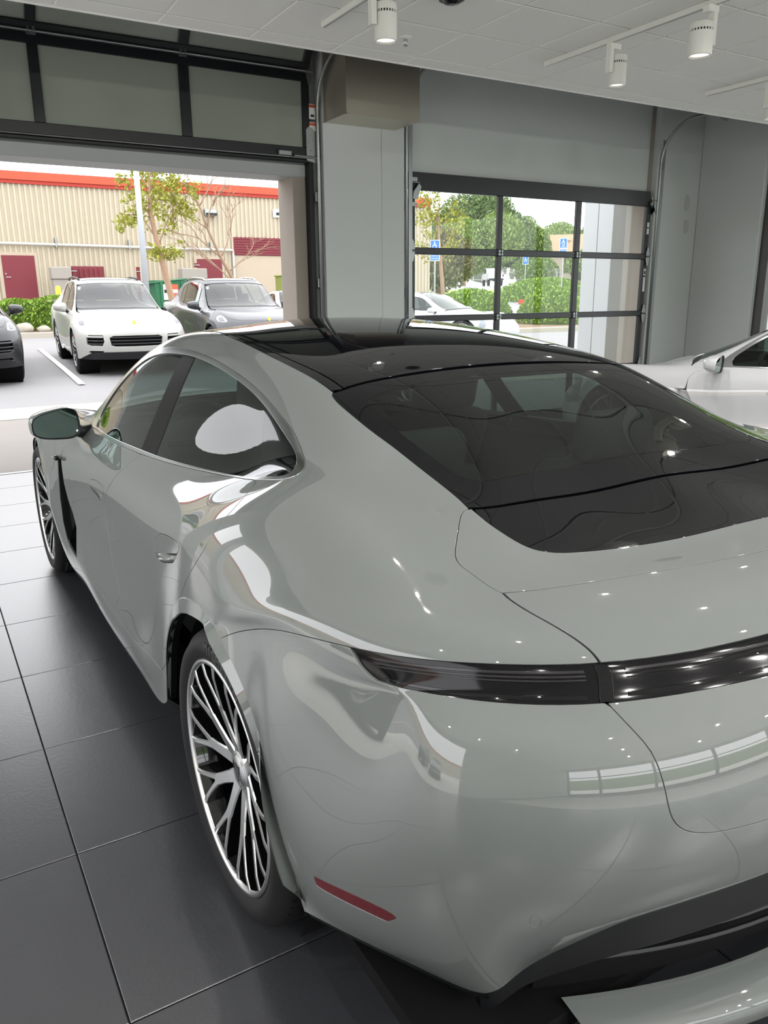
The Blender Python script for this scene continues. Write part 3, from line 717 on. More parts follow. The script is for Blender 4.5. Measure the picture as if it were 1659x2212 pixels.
# ------------------------------------------------------------------ the grey coupe
BODY = Skin(CAR_NET)
CAR_X, CAR_Y = 1.468, 1.61816
DLO_BOT = [(16.12, 5.93), (15.8, 5.97), (15.12, 6.0), (14.3, 6.0), (13.46, 6.0), (12.73, 6.0), (12.2, 6.0), (11.7, 6.0), (11.1, 6.0), (10.55, 5.985)]
DLO_TIP = [(10.55, 5.985), (10.15, 5.84), (9.90, 5.64), (9.82, 5.34), (9.93, 5.02), (10.23, 4.63), (10.53, 4.30)]
DLO_TOP = [(10.53, 4.30), (10.84, 4.06), (11.23, 3.985), (11.69, 3.975), (12.13, 3.99), (12.55, 3.995), (13.17, 3.986), (13.83, 3.985), (14.42, 3.985), (14.95, 3.98), (15.5, 3.99), (15.95, 4.12), (16.25, 4.6), (16.33, 5.1), (16.27, 5.6), (16.12, 5.93)]
DLO_OUT = catmull(DLO_BOT, 3)[:-1]+catmull(DLO_TIP, 5)[:-1]+catmull(DLO_TOP, 4)[:-1]
IN_BOT = [(15.85, 5.87), (15.2, 5.91), (14.39, 5.905), (13.52, 5.905), (12.77, 5.93), (12.09, 5.936), (11.55, 5.94), (11.1, 5.925), (10.75, 5.885)]
IN_TIP = [(10.75, 5.885), (10.35, 5.75), (10.07, 5.57), (10.0, 5.36), (10.11, 5.12), (10.42, 4.65), (10.68, 4.40), (10.95, 4.25)]
IN_TOP = [(10.95, 4.25), (11.23, 4.172), (11.58, 4.13), (12.04, 4.128), (12.46, 4.128), (13.08, 4.115), (13.5, 4.116), (13.95, 4.14), (14.4, 4.175), (14.85, 4.225), (15.27, 4.32), (15.68, 4.5), (15.96, 4.85), (16.04, 5.2), (15.98, 5.6), (15.85, 5.87)]
DLO_IN = catmull(IN_BOT, 3)[:-1]+catmull(IN_TIP, 5)[:-1]+catmull(IN_TOP, 4)[:-1]
SEAM_MID = catmull([(13.46, 6.0), (13.60, 6.45), (13.69, 6.84), (13.79, 7.344), (13.90, 7.74), (13.95, 8.215), (13.70, 8.95), (13.40, 9.25), (13.18, 9.42), (13.10, 9.60), (13.16, 9.82), (13.10, 10.0)], 3)
SEAM_REAR = catmull([(10.55, 5.985), (10.05, 6.35), (9.54, 6.79), (9.17, 7.30), (8.70, 7.90), (8.42, 8.75), (8.36, 9.5), (8.334, 10.19)], 3)
WIN_L = catmull([(11.0, 3.02), (10.95, 3.085), (10.77, 3.115), (10.38, 3.08), (10.02, 3.01), (9.59, 3.0), (9.009, 2.999)], 3)
GLASS_LOW = catmull([(9.009, 2.97), (8.8, 2.91), (8.628, 2.822), (8.334, 2.62), (8.13, 2.44), (8.02, 2.22), (7.985, 1.9), (7.965, 1.381), (7.93, .737), (7.915, 0)], 3)
TIP = catmull([(9.0, 3.0), (8.95, 3.10), (8.82, 3.20), (8.6, 3.275), (8.327, 3.315), (7.926, 3.335), (7.70, 3.29), (7.438, 3.155), (7.006, 3.0)], 3)
BSEAM = [(5.0, 6.0), (5.01, 6.712), (5.028, 7.65), (5.03, 8.48), (5.025, 9.6), (5.0, 11.0)]
ARCH_R1 = [(5.0, 11.0), (6.0, 11.0), (6.6, 10.83), (7.15, 10.6), (7.67, 10.33), (8.0, 10.22), (8.334, 10.19)]
ARCH_R2 = [(8.334, 10.19), (8.6, 10.11), (8.98, 10.11), (9.3, 10.22), (9.486, 10.416), (9.55, 10.676)]
TGATE = catmull([(4.0, 2.99), (3.5, 2.86), (3.03, 2.735), (2.66, 2.69), (2.30, 2.665), (2.12, 2.60), (2.03, 2.47), (1.995, 2.25), (2.01, 1.88)], 3)+[(2.0, .9), (2.0, 0)]
BUMP_LOW = catmull([(1.10, 0), (1.085, .9), (1.045, 1.65), (.90, 2.62), (.68, 2.98), (.40, 3.2), (.16, 3.45), (.055, 3.9), (.04, 4.3), (.032, 4.79), (.015, 5.05)], 3)+[(.015, 5.3), (.015, 6.2), (.015, 7.5), (.015, 9), (.015, 10.98)]
RHANDLE = catmull([(11.425, 8.05), (10.781, 8.142), (10.107, 8.289), (9.987, 8.393), (10.066, 8.62), (10.5, 8.63), (11.034, 8.6), (11.449, 8.5), (11.717, 8.371), (11.767, 8.2), (11.642, 8.071), (11.425, 8.05)], 3)[:-1]
FHANDLE = catmull([(14.69, 7.76), (14.481, 7.66), (14.20, 7.63), (14.04, 7.68), (14.05, 7.88), (14.17, 8.08), (14.374, 8.03), (14.66, 7.98), (14.73, 7.86), (14.69, 7.76)], 3)[:-1]
STRIP_IN = [(11.0, 2.823), (11.66, 2.80), (12.25, 2.79), (13.0, 2.83), (13.65, 2.87), (14.3, 2.89), (15.03, 2.90)]
FRIT = [(10.70, 2.74), (10.37, 2.75), (10.02, 2.69), (9.69, 2.645), (9.5, 2.60), (9.42, 2.48), (9.37, 2.2), (9.365, 1.2), (9.36, 0)]
REFL = catmull([(.972, 7.306), (.966, 7.14), (.955, 6.003), (.935, 5.66), (.886, 5.645), (.822, 5.777), (.795, 5.901), (.828, 7.092), (.865, 7.33), (.972, 7.306)], 2)[:-1]
def ring_uv(u, v, a, b, n=20): return [(u+a*math.cos(2*PI*k/n), v+b*math.sin(2*PI*k/n)) for k in range(n)]
SENS = ring_uv(1.049, 3.734, .090, .056)
FENDER_ARCH = [(17.145, 11.0), (17.272, 10.66), (17.405, 10.15), (17.559, 9.73), (17.733, 9.35), (17.926, 8.98), (18.134, 8.62), (18.356, 8.34), (18.592, 8.22), (18.845, 8.32), (19.124, 8.63), (19.432, 9.05), (19.764, 9.48), (20.138, 9.88)]
VENT = [(17.0, 7.98), (16.935, 8.331), (16.802, 9.115), (16.539, 9.557), (16.143, 9.816), (15.96, 9.57), (15.748, 9.255), (15.84, 9.004), (16.229, 8.782), (16.487, 8.508), (16.759, 7.944)]

def handle(S, loop, s, paint, door):
    """flush door handle: a plate over a dished finger scoop"""
    P = np.array(loop); cu, cv = P.mean(0); ru = np.ptp(P[:, 0])/2; rv = np.ptp(P[:, 1])/2
    f = (lambda q: q) if s > 0 else mir
    n = 26; outer = dense([tuple(q) for q in P], .1); k = len(outer); O = np.array(outer)
    V = []; F = []
    Z = [(1.0, .0), (.96, .006), (.85, .011), (.6, .015), (.3, .017), (.01, .0175)]
    for sc, dp in Z:
        q = np.array([cu, cv])+(O-[cu, cv])*sc
        X, nn, _, _ = S.pn(np.array(f([tuple(t) for t in q]))); V += list(X-nn*dp)
    for r in range(len(Z)-1):
        for t in range(k):
            a = [r*k+t, r*k+(t+1) % k, (r+1)*k+(t+1) % k, (r+1)*k+t]; F.append(a if s > 0 else a[::-1])
    pyd('handle_scoop', V, F, paint, door, True)
    lo = cv+rv*.12
    plate = [(u, v if v < lo else lo+(v-lo)*.22) for u, v in loop]
    panel(S, 'door_handle', f(plate), paint, door, gap=.0013, off=.0006, rnd=.0016, lip=.006)
def mirror_shape(bm, sx):
    """wing mirror housing: rounded shell opening rearward"""
    n = 28; rings = []
    for t, (sc, dy) in enumerate([(1.0, -.004), (1.03, .012), (1.02, .04), (.93, .075), (.74, .105), (.40, .125), (.05, .131)]):
        ring = []
        for k in range(n):
            a = 2*PI*k/n
            x = .118*math.copysign(abs(math.cos(a))**.62, math.cos(a)); z = .070*math.copysign(abs(math.sin(a))**.62, math.sin(a))
            z *= (1-.30*(x/.118)) if z < 0 else (1-.12*(x/.118)); 
            ring.append(bm.verts.new((sx*x*sc, dy, z*sc+.012*(1-sc))))
        rings.append(ring)
    for q, s in zip(rings[:-1], rings[1:]):
        for k in range(n): bm.faces.new((q[k], q[(k+1) % n], s[(k+1) % n], s[k]))
    bm.faces.new(rings[-1])
    return rings[0]
def build_coupe(name, label, loc, paint):
    root = empty(name, loc); tag(root, label, 'car')
    S = BODY
    P = dict(m=paint, parent=root)
    # body side with C-pillar and roof rail, one skin from A-pillar to tail lamp
    side = [(16.97, 3.0), (16, 3.0), (15, 3.0), (14, 3.0), (13, 3.0), (12, 3.0), (11.3, 3.01)]+WIN_L+TIP[1:]+[(6.1, 2.994), (5.36, 2.99), (5.0, 2.995), (5.0, 4), (5.0, 5)]+BSEAM+ARCH_R1[1:-1]+SEAM_REAR[::-1]+DLO_OUT[len(catmull(DLO_BOT, 3))-1:]+[(16.55, 5.95), (16.9, 5.7), (17.06, 5.0), (17.06, 4.0)]
    both(S, 'body_side', side, paint, root, gap=.0015)
    fd = catmull(DLO_BOT, 3)
    fdoor = [q for q in fd if q[0] > 13.48]+SEAM_MID+[(13.8, 10.0), (15.3, 10.0), (15.54, 9.24), (15.84, 9.0), (16.23, 8.78), (16.49, 8.5), (16.76, 7.94), (16.84, 7.2), (16.78, 6.5), (16.55, 5.95)]
    fl, fr = both(S, 'front_door', fdoor, paint, root, holes=[FHANDLE], gap=.0022)
    rdoor = SEAM_MID[::-1]+[q for q in fd if q[0] < 13.44]+SEAM_REAR[1:]+ARCH_R2[1:4]+[(9.486, 10.41), (10.16, 10.45), (11.2, 10.14), (12.0, 10.03), (12.6, 10.0)]
    rl_, rr_ = both(S, 'rear_door', rdoor, paint, root, holes=[RHANDLE], gap=.0022)
    for d, s in ((fl, 1), (fr, -1)):
        handle(S, FHANDLE, s, paint, d)
    for d, s in ((rl_, 1), (rr_, -1)):
        handle(S, RHANDLE, s, paint, d)
    rock = [(15.3, 10.0), (13.8, 10.0), (13.1, 10.0), (12.6, 10.0), (12.0, 10.03), (11.2, 10.14), (10.16, 10.45), (9.486, 10.41), (9.55, 10.7), (9.75, 10.98), (16.3, 10.98), (16.27, 10.5), (16.07, 9.86)]
    both(S, 'sill_panel', rock, paint, root)
    fend = [(16.55, 5.95), (16.9, 5.7), (17.06, 5.0), (17.1, 4.5), (18, 4.45), (19, 4.45), (20.0, 4.6), (20.3, 5.5), (20.35, 7), (20.3, 8.5), (20.2, 9.8)]+FENDER_ARCH[::-1]+[(16.3, 10.98), (16.27, 10.5), (16.07, 9.86), (16.143, 9.816), (16.539, 9.557), (16.802, 9.115), (16.935, 8.331), (17.0, 7.98), (16.80, 7.9), (16.84, 7.2), (16.78, 6.5)]
    ff, fg = both(S, 'front_fender', fend, paint, root)
    both(S, 'fender_vent', VENT, MATK, root, off=-.035, gap=0, lip=0)
    for s in (1, -1):
        vp = VENT if s > 0 else mir(VENT)
        P0, n0, _, _ = S.pn(np.array(dense(vp))); k = len(P0)
        V = list(P0-n0*.004)+list(P0-n0*.036)
        pyd('vent_duct', V, [(i, (i+1) % k, k+(i+1) % k, k+i) for i in range(k)], SATK, root, True)
    chg = ring_uv(17.45, 8.15, .27, .62, 28)
    panel(S, 'charge_flap', chg, paint, ff, off=.0008, gap=0, rnd=.0008, lip=.001)
    panel(S, 'hood', sym([(17.12, 0), (17.12, 2), (17.12, 4.42), (18, 4.4), (19, 4.4), (20.0, 4.5), (20.7, 3.9), (20.95, 2.5), (21.0, 0)])[:-1], paint, root)
    panel(S, 'front_bumper', sym([(21.04, 0), (21, 2.5), (20.75, 3.95), (20.05, 4.6), (20.35, 5.5), (20.4, 7), (20.35, 8.5), (20.25, 9.86), (20.62, 10.16), (21.3, 10.18), (22.12, 10.45), (22.9, 10.95), (22.98, 9), (22.98, 4), (22.98, 0)]), paint, root)
    both(S, 'headlamp', catmull([(20.1, 5.0), (20.35, 5.1), (20.9, 5.6), (20.95, 6.6), (20.6, 7.4), (20.2, 7.2), (20.0, 6.0), (20.1, 5.0)], 3)[:-1], HEADL, root, off=.003, gap=0)
    panel(S, 'windscreen', sym([(15.06, 0), (15.06, 2.8), (15.5, 2.93), (16.95, 2.95), (16.97, 2.0), (16.97, 0)]), GLASSSIDE, root, gap=.001)
    panel(S, 'cowl', sym([(16.98, 0), (16.98, 3.0), (17.06, 4.2), (17.11, 4.2), (17.11, 0)]), SATK, root, off=-.006)
    panel(S, 'roof_panel', sym([(11.03, 0)]+STRIP_IN+[(15.03, 2), (15.03, 0)]), ROOFK, root, gap=.002)
    strip = [(u, v+.012) for u, v in STRIP_IN]+[(15.03, 2.985), (14, 2.985), (13, 2.985), (12, 2.985), (11.05, 3.0)]
    both(S, 'roof_trim', strip, GLOSSK, root, off=-.0015, gap=.001)
    both(S, 'roof_trim_clip', [(13.05, 2.86), (13.05, 2.97), (13.35, 2.97), (13.35, 2.88)], SATK, root, off=.0005, gap=.001, rnd=.001)
    fr_in = catmull(FRIT, 3)
    top_in = [(10.74, 2.55), (10.79, 2.1), (10.80, 1), (10.80, 0)]
    hole = sym([(9.36, 0)]+fr_in[::-1][1:]+top_in)
    rw = panel(S, 'rear_window', hole, GLASSREAR, root, gap=0, lip=0, off=-.0002)
    panel(S, 'glass_border', sym([(10.97, 0), (10.97, 2.9)]+WIN_L[1:-1]+[(9.02, 2.99), (9.02, 0)]), ROOFK, rw, gap=.0016, holes=[hole])
    panel(S, 'spoiler_glass', sym([(8.985, 0), (8.985, 2.94)]+GLASS_LOW[2:]), ROOFK, root, gap=.0015)
    panel(S, 'spoiler_lip', sym(GLASS_LOW[::-1]+[(8.99, 2.985)]+TIP[1:]+[(7.0, 2), (6.985, 1), (6.98, 0)]), paint, root, gap=.0015)
    panel(S, 'tailgate', sym([(6.975, 0), (6.98, 1), (6.995, 2), (6.999, 2.985), (6.1, 2.98), (5.36, 2.975), (5.0, 2.98), (5.0, 2), (5.0, 0)]), paint, root, gap=.0016, lip=.02)
    lamp = [(4.995, 3.02), (4.995, 5.97), (4.5, 6.02), (4.005, 5.97), (4.005, 3.02)]
    a, b = both(S, 'tail_lamp', lamp, LAMPLENS, root, off=-.006, gap=0, lip=.01)
    c = panel(S, 'lamp_bar', [(4.995, 2.96), (4.995, -2.96), (4.005, -2.96), (4.005, 2.96)], LAMPLENS, root, off=-.006, gap=0, lip=.01)
    for uo, th, of in ((4.80, .030, -.0035), (4.68, .016, -.0035), (4.58, .010, -.004), (4.16, .05, -.004)):
        for o_, s in ((a, 1), (b, -1)):
            panel(S, 'lamp_rib', [(uo-th, s*3.15), (uo-th*.8, s*5.6), (uo+th*.8, s*5.75), (uo+th, s*3.15)], LAMPRIB if uo > 4.5 else GLOSSK, o_, off=of, gap=0, lip=.003, rnd=.0006)
        panel(S, 'lamp_rib', [(uo-th, -2.8), (uo-th, 2.8), (uo+th, 2.8), (uo+th, -2.8)], LAMPRIB if uo > 4.75 else GLOSSK, c, off=of, gap=0, lip=.003, rnd=.0006)
    both(S, 'lamp_end_cap', [(4.97, 2.93), (4.97, 3.04), (4.03, 3.04), (4.03, 2.93)], GLOSSK, root, off=-.0035, gap=0, lip=.006)
    panel(S, 'tailgate_lower', sym([(4.0, 0), (4.0, 2)]+TGATE), paint, root, gap=.0016, lip=.014)
    bump = BUMP_LOW+[(.7, 11), (1.5, 11), (2.5, 11), (3.5, 11), (4.3, 11)]+BSEAM[::-1]+[(4.5, 6.04), (4.0, 6.0), (4.0, 5), (4.0, 4), (4.0, 3.01)]+TGATE[1:]
    rb = panel(S, 'rear_bumper', sym(bump), paint, root, gap=.0014, holes=[REFL, mir(REFL), SENS, mir(SENS)], lip=.012)
    for s in (1, -1):
        panel(S, 'side_reflector', REFL if s > 0 else mir(REFL), REDLENS, rb, gap=.0008, off=-.0006)
        panel(S, 'parking_sensor', SENS if s > 0 else mir(SENS), paint, rb, gap=.0006, off=-.0002)
    # bright trim, window glass and pillars
    for s in (1, -1):
        f = (lambda q: q) if s > 0 else mir
        tr = panel(S, 'window_trim', f(DLO_OUT), CHROME, root, holes=[f(DLO_IN)], gap=.0016, off=.001, rnd=.0015)
        inner = catmull(IN_BOT, 3)[:-1]+catmull(IN_TIP, 5)[:-1]+catmull(IN_TOP, 4)[:-1]
        cut = lambda a_, b_: [q for q in inner if True]
        bot = catmull(IN_BOT, 6); tipp = catmull(IN_TIP, 6); top = catmull(IN_TOP, 6)
        botu = lambda u: float(np.interp(-u, [-q[0] for q in bot], [q[1] for q in bot])); topu = lambda u: float(np.interp(u, [q[0] for q in top if q[0] < 15.6], [q[1] for q in top if q[0] < 15.6]))
        FT, FB, RT, RB, QT, QB = 13.83, 13.54, 13.50, 13.15, 11.56, 10.78
        front = [q for q in bot if q[0] > FB+.05]+[(FB, botu(FB)), (FT, topu(FT))]+[q for q in top if q[0] > FT+.05]
        pil = [(FB, botu(FB)), (RB, botu(RB)), (RT, topu(RT)), (FT, topu(FT))]
        rear = [(RB, botu(RB))]+[q for q in bot if QB+.03 < q[0] < RB-.05]+[(QB, botu(QB)), (QT, topu(QT))]+[q for q in top if QT+.05 < q[0] < RT-.05]+[(RT, topu(RT))]
        qtr = [(QB, botu(QB))]+[q for q in bot if q[0] < QB-.02]+tipp[1:]+[q for q in top if q[0] < QT-.05][1:]+[(QT, topu(QT))]
        panel(S, 'front_window', f(front), GLASSSIDE, root, off=-.004, gap=.0005, lip=0)
        panel(S, 'pillar_cover', f(pil), PILLK, root, off=-.003, gap=.0008, lip=.004)
        panel(S, 'rear_side_window', f(rear), GLASSSIDE, root, off=-.004, gap=.0008, lip=0)
        panel(S, 'quarter_window', f(qtr), GLOSSK, root, off=-.003, gap=.0008, lip=.004)
        # sill blade and dark under-skirt
        low = [(u, 10.97) for u in np.arange(16.3, 9.7, -.2)]
        P0, n0, _, _ = S.pn(np.array(f(low))); k = len(P0)
        V = [tuple(p) for p in P0]+[(p[0]-np.sign(p[0])*.035, p[1], p[2]-.035) for p in P0]+[(p[0]-np.sign(p[0])*.13, p[1], p[2]-.05) for p in P0]
        pyd('under_skirt', V, [(r*k+i, r*k+i+1, (r+1)*k+i+1, (r+1)*k+i) for r in range(2) for i in range(k-1)], SATK, root)
        # dark wheel tubs
        for yc, zc, r0 in ((0, .352, .40), (2.9, .352, .405)):
            bm = bmesh.new()
            V2 = []
            for xx in (.93, .60):
                V2.append([bm.verts.new((-s*xx, yc+r0*math.cos(a), zc+r0*math.sin(a))) for a in np.linspace(math.radians(-32), math.radians(212), 26)])
            for q, t in zip(range(25), range(25)):
                bm.faces.new((V2[0][q], V2[0][q+1], V2[1][q+1], V2[1][q]))
            bm.faces.new(V2[1])
            bm_obj('wheel_tub', bm, MATK, root)
        # arch flange of painted metal turned inwards
        for ar, nm in (([(u, 11.0) for u in np.linspace(.02, 5, 26)]+ARCH_R1[1:]+ARCH_R2[1:]+[(9.75, 10.98)], 'arch_flange'), (FENDER_ARCH, 'arch_flange')):
            aa = catmull(f(ar), 2); P0, n0, _, _ = S.pn(np.array(aa)); k = len(P0)
            ins = np.array([[-np.sign(p[0])*-.0, 0, 0] for p in P0])
            V = [tuple(p-n*.001) for p, n in zip(P0, n0)]+[(p[0]+s*.028, p[1], p[2]) for p in P0]
            pyd(nm, V, [(i, i+1, k+i+1, k+i) for i in range(k-1)], MATK, root, True)
            # rolled lip standing proud around the opening
            sc_ = np.array([.0, .45, 1.0]); wv = np.array([.034, .017, .0])
            T = np.gradient(P0, axis=0); T /= np.linalg.norm(T, axis=1)[:, None]
            D = np.cross(n0, T)*s; cen = np.array([0, (0. if P0[:, 1].mean() < 1.5 else 2.9), .36]); D *= np.sign(((P0-cen)*D).sum(1).mean())
            tp = np.minimum(1, np.minimum(np.arange(k), np.arange(k)[::-1])/6.)[:, None]
            rows_ = [P0+D*.036*tp+n0*-.0015, P0+D*.033*tp+n0*.0012*tp, P0+n0*(.0015+.006*tp), P0-D*.003*tp+n0*(.0005+.005*tp)]
            V = [tuple(q) for R_ in rows_ for q in R_]; nr_ = len(rows_)
            lp_ = pyd('arch_lip', V, [(r*k+i, r*k+i+1, (r+1)*k+i+1, (r+1)*k+i) for r in range(nr_-1) for i in range(k-1)], paint, root)
            lp_.data.polygons.foreach_set('use_smooth', [True]*len(lp_.data.polygons)); lp_.data.set_sharp_from_angle(angle=.25)
        # wing mirror
        mb = bmesh.new(); back = mirror_shape(mb, -s)
        mo = bm_obj('wing_mirror', mb, paint, root, True); mo.location = (-s*.975, 2.02, .935); mo.scale = (.86, .9, .92); mo.rotation_euler = (math.radians(4), math.radians(-s*6), math.radians(s*8))
        bm = bmesh.new()
        for sc, y in ((.96, .0), (.90, .006)):
            pass
        n = 28; ring = []; mid = []
        for k in range(n):
            a_ = 2*PI*k/n; x = .118*math.copysign(abs(math.cos(a_))**.62, math.cos(a_)); z = .070*math.copysign(abs(math.sin(a_))**.62, math.sin(a_)); z *= (1-.30*(x/.118)) if z < 0 else (1-.12*(x/.118))
            ring.append((-s*x, z))
        bm = bmesh.new(); r1 = [bm.verts.new((x, -.0045, z)) for x, z in ring]; r2 = [bm.verts.new((x*.93, .006, z*.91)) for x, z in ring]
        for k in range(n): bm.faces.new((r1[k], r1[(k+1) % n], r2[(k+1) % n], r2[k]))
        bm_obj('mirror_bezel', bm, SATK, mo, True)
        bm = bmesh.new(); bm.faces.new([bm.verts.new((x*.93, .005, z*.91)) for x, z in ring]); bm_obj('mirror_glass', bm, MIRRORG, mo)
        bm = bmesh.new()
        tube(bm, [(s*.085, .055, -.035), (s*.135, .06, -.072), (s*.20, .06, -.085)], [.036, .030, .04], 12); bm_obj('mirror_foot', bm, SATK, mo, True)
        bm = bmesh.new(); tube(bm, [(0, 0, 0), (0, -.06, .002), (0, -.075, .004)], [.012, .012, .004], 8)
        q = bm_obj('fender_fin', bm, GLOSSK, root, True); q.location = (-s*.952, 2.37, .735)
    # lower rear: dark diffuser with vent slats, thin black under-edge, painted blade
    bl = np.array(BUMP_LOW+[(u, -v) for u, v in reversed(BUMP_LOW[:-1])]); bl = np.array([q for q in BUMP_LOW if q[1] <= 5.2]); bl = np.concatenate([bl[::-1]*np.array([1, 1]), (bl[1:]*np.array([1, -1]))])
    P0, n0, _, _ = S.pn(bl); k = len(P0)
    rows = [P0-n0*.003]
    for (dy, dz, sx) in ((.012, -.022, .995), (.020, -.10, .985), (.055, -.15, .96), (.10, -.16, .93)):
        t = 1-np.clip((.60-P0[:, 2])/.4, 0, 1)*.55
        rows.append(np.stack([P0[:, 0]*sx, P0[:, 1]+dy, np.maximum(P0[:, 2]+dz*t, .17)], 1))
    V = np.concatenate(rows)
    pyd('diffuser', V, [(r*k+i, r*k+i+1, (r+1)*k+i+1, (r+1)*k+i) for r in range(len(rows)-1) for i in range(k-1)], SATK, root, True)
    for s in (1, -1):
        ed = np.array([(.015, s*v) for v in np.linspace(5.0, 10.98, 26)]); P0, n0, _, _ = S.pn(ed); k = len(P0)
        V = [tuple(p-n*.004) for p, n in zip(P0, n0)]+[(p[0]*.985, p[1]+.004, p[2]-.022) for p in P0]+[(p[0]*.93, p[1]+.02, p[2]-.026) for p in P0]
        pyd('under_edge', V, [(r*k+i, r*k+i+1, (r+1)*k+i+1, (r+1)*k+i) for r in range(2) for i in range(k-1)], SATK, root, True)
    xs = np.linspace(-.60, .60, 31)
    def yb(x): return -.955+.40*x*x
    V = []
    for dy, dz in ((.03, .215), (-.035, .20), (-.050, .19), (-.050, .155), (.01, .135)):
        for x in xs: V.append((x, yb(x)+dy, dz-.10*abs(x)**1.5*(.25)))
    k = len(xs); pyd('lower_blade', V, [(r*k+i, r*k+i+1, (r+1)*k+i+1, (r+1)*k+i) for r in range(4) for i in range(k-1)], paint, root, True)
    for j in range(6):
        z = .285+j*.024
        bm = bmesh.new()
        pts = [(x, yb(x)+.035+.004*j, z) for x in np.linspace(-.56, .56, 25)]; tube(bm, pts, .006, 6); bm_obj('vent_slat', bm, SATK, root)
    V = []
    for z in (.20, .46):
        for x in xs: V.append((x*1.05, yb(x)+.075, z))
    pyd('vent_back', V, [(i, i+1, k+i+1, k+i) for i in range(k-1)], MATK, root)
    # floor pan and dark inner body
    box('floor_pan', -.86, .86, -.80, 3.6, .15, .19, MATK, root)
    both(S, 'inner_body', [(5.6, 6.2), (7, 6.3), (9.4, 6.6), (10.5, 6.4), (16.0, 6.4), (16.9, 6.4), (16.6, 9.5), (14, 9.7), (11, 9.7), (9.6, 9.3), (7.6, 9.4), (5.6, 9.5)], MATK, root, off=-.04, gap=0, lip=0, du=.3, dv=.3)
    panel(S, 'boot_lining', sym([(9.3, 0), (9.3, 4.5), (7, 5.6), (5.3, 5.6), (4.2, 5.8), (2.0, 8.0), (1.2, 8.0), (1.2, 0)]), MATK, root, off=-.05, gap=0, lip=0, du=.3, dv=.3)
    # cabin
    both(S, 'roof_lining', [(11.3, 0), (11.3, 3.4), (13, 3.6), (14.8, 3.6), (14.8, 0)], INTERL, root, off=-.045, gap=0, lip=0, du=.3, dv=.3)
    both(S, 'pillar_lining', [(9.9, 3.3), (11.4, 3.3), (11.4, 3.9), (10.3, 4.1), (9.7, 4.9), (9.7, 5.9), (9.2, 5.0)], INTER, root, off=-.03, gap=0, lip=0, du=.3, dv=.3)
    box('cabin_floor', -.74, .74, .3, 2.5, .25, .29, INTER, root)
    bm = bx(bmesh.new(), -.60, .60, -.42, .18, .80, .84, .02); bm_obj('parcel_shelf', bm, INTER, root)
    def seat(x, y, rear=False):
        bm = bx(bmesh.new(), -.25, .25, -.02, .50, .30, .46, .06, seg=3)
        st = bm_obj('seat', bm, INTER, root, True); st.location = (x, y, .08)
        bm = bx(bmesh.new(), -.25, .25, -.065, .065, 0, .56, .06, seg=3)
        q = bm_obj('backrest', bm, INTER, st, True); q.location = (0, -.05, .40); q.rotation_euler = (math.radians(20), 0, 0)
        bm = bx(bmesh.new(), -.145, .145, -.05, .05, 0, .25 if not rear else .16, .048, seg=4)
        q = bm_obj('headrest', bm, INTERL, st, True); q.location = (0, -.265 if not rear else -.26, .935 if not rear else .89); q.rotation_euler = (math.radians(12), 0, 0)
    seat(-.37, 1.28); seat(.37, 1.28); seat(-.36, .36, True); seat(.36, .36, True)
    bm = bx(bmesh.new(), -.74, .74, 1.98, 2.46, .62, .86, .07, seg=3); bm_obj('dashboard', bm, INTER, root, True)
    box('centre_console', -.14, .14, .9, 2.1, .3, .58, INTER, root, bev=.03)
    bm = bmesh.new()
    ringp = [(.18*math.cos(a), 0, .18*math.sin(a)) for a in np.linspace(0, 2*PI, 33)]
    tube(bm, ringp, .016, 8, False); tube(bm, [(-.17, 0, 0), (.17, 0, 0)], .016, 8); tube(bm, [(0, 0, 0), (0, 0, -.17)], .016, 8)
    q = bm_obj('steering_wheel', bm, SATK, root, True); q.location = (-.37, 1.86, .83); q.rotation_euler = (math.radians(-22), 0, 0)
    bm = bx(bmesh.new(), -.12, .12, -.01, .01, -.03, .03, .008); q = bm_obj('rear_view_mirror', bm, SATK, root); q.location = (0, 1.72, 1.20)
    # wheels
    wl = wheel('wheel', root, (-.828, 0, .355), True)
    letters_on_ring('MICHELIN', .036, .320, .1478, -.13, .088, wl, TYRETXT); letters_on_ring('PILOT SPORT 4', .0185, .327, .1445, .70, .049, wl, TYRETXT)
    wheel('wheel', root, (.828, 0, .355), False)
    wheel('wheel', root, (-.84, 2.9, .355), True, hw=.130); wheel('wheel', root, (.84, 2.9, .355), False, hw=.130)
    return root, wl
coupe, rear_wheel = build_coupe('sports_saloon', 'chalk grey four-door coupe with black glass roof, nearest the camera on dark tiles', (CAR_X, CAR_Y, 0), PAINT)
# ------------------------------------------------------------------ ground outside
GP = [(7.43, -.02), (9.6, -.02), (11.0, .0), (15.3, .17), (18.2, .26), (24.2, .44), (38, 1.40), (60, 2.0), (80, 2.62), (120, 3.2), (190, 4.2)]
def gz(y): return float(np.interp(y, [p[0] for p in GP], [p[1] for p in GP]))
def ground_strip(name, x0, x1, y0, y1, m, lift=0, parent=None):
    ys = sorted({y0, y1}|{p[0] for p in GP if y0 < p[0] < y1}); V = []
    for y in ys: V += [(x0, y, gz(y)+lift), (x1, y, gz(y)+lift)]
    return pyd(name, V, [(2*i, 2*i+1, 2*i+3, 2*i+2) for i in range(len(ys)-1)], m, parent)
structure(pyd('ground_side', [(-28, -40, -.03), (-2.6, -40, -.03), (-2.6, 7.43, -.03), (-28, 7.43, -.03), (-2.6, -8.2, -.03), (60, -8.2, -.03), (60, -40, -.03), (9.4, -8.2, -.03), (9.4, 7.43, -.03), (60, 7.43, -.03)], [(0, 1, 2, 3), (1, 6, 5, 4), (7, 5, 9, 8)], BOUNCEG))
structure(ground_strip('ground', -60, 140, 7.43, 190, ASPH, -.015))
structure(ground_strip('trim_7', -2.6, 40, 7.43, 10.85, APRONF))
structure(ground_strip('trim_8', -14, 40, 10.85, 11.75, GUTTER, .004))
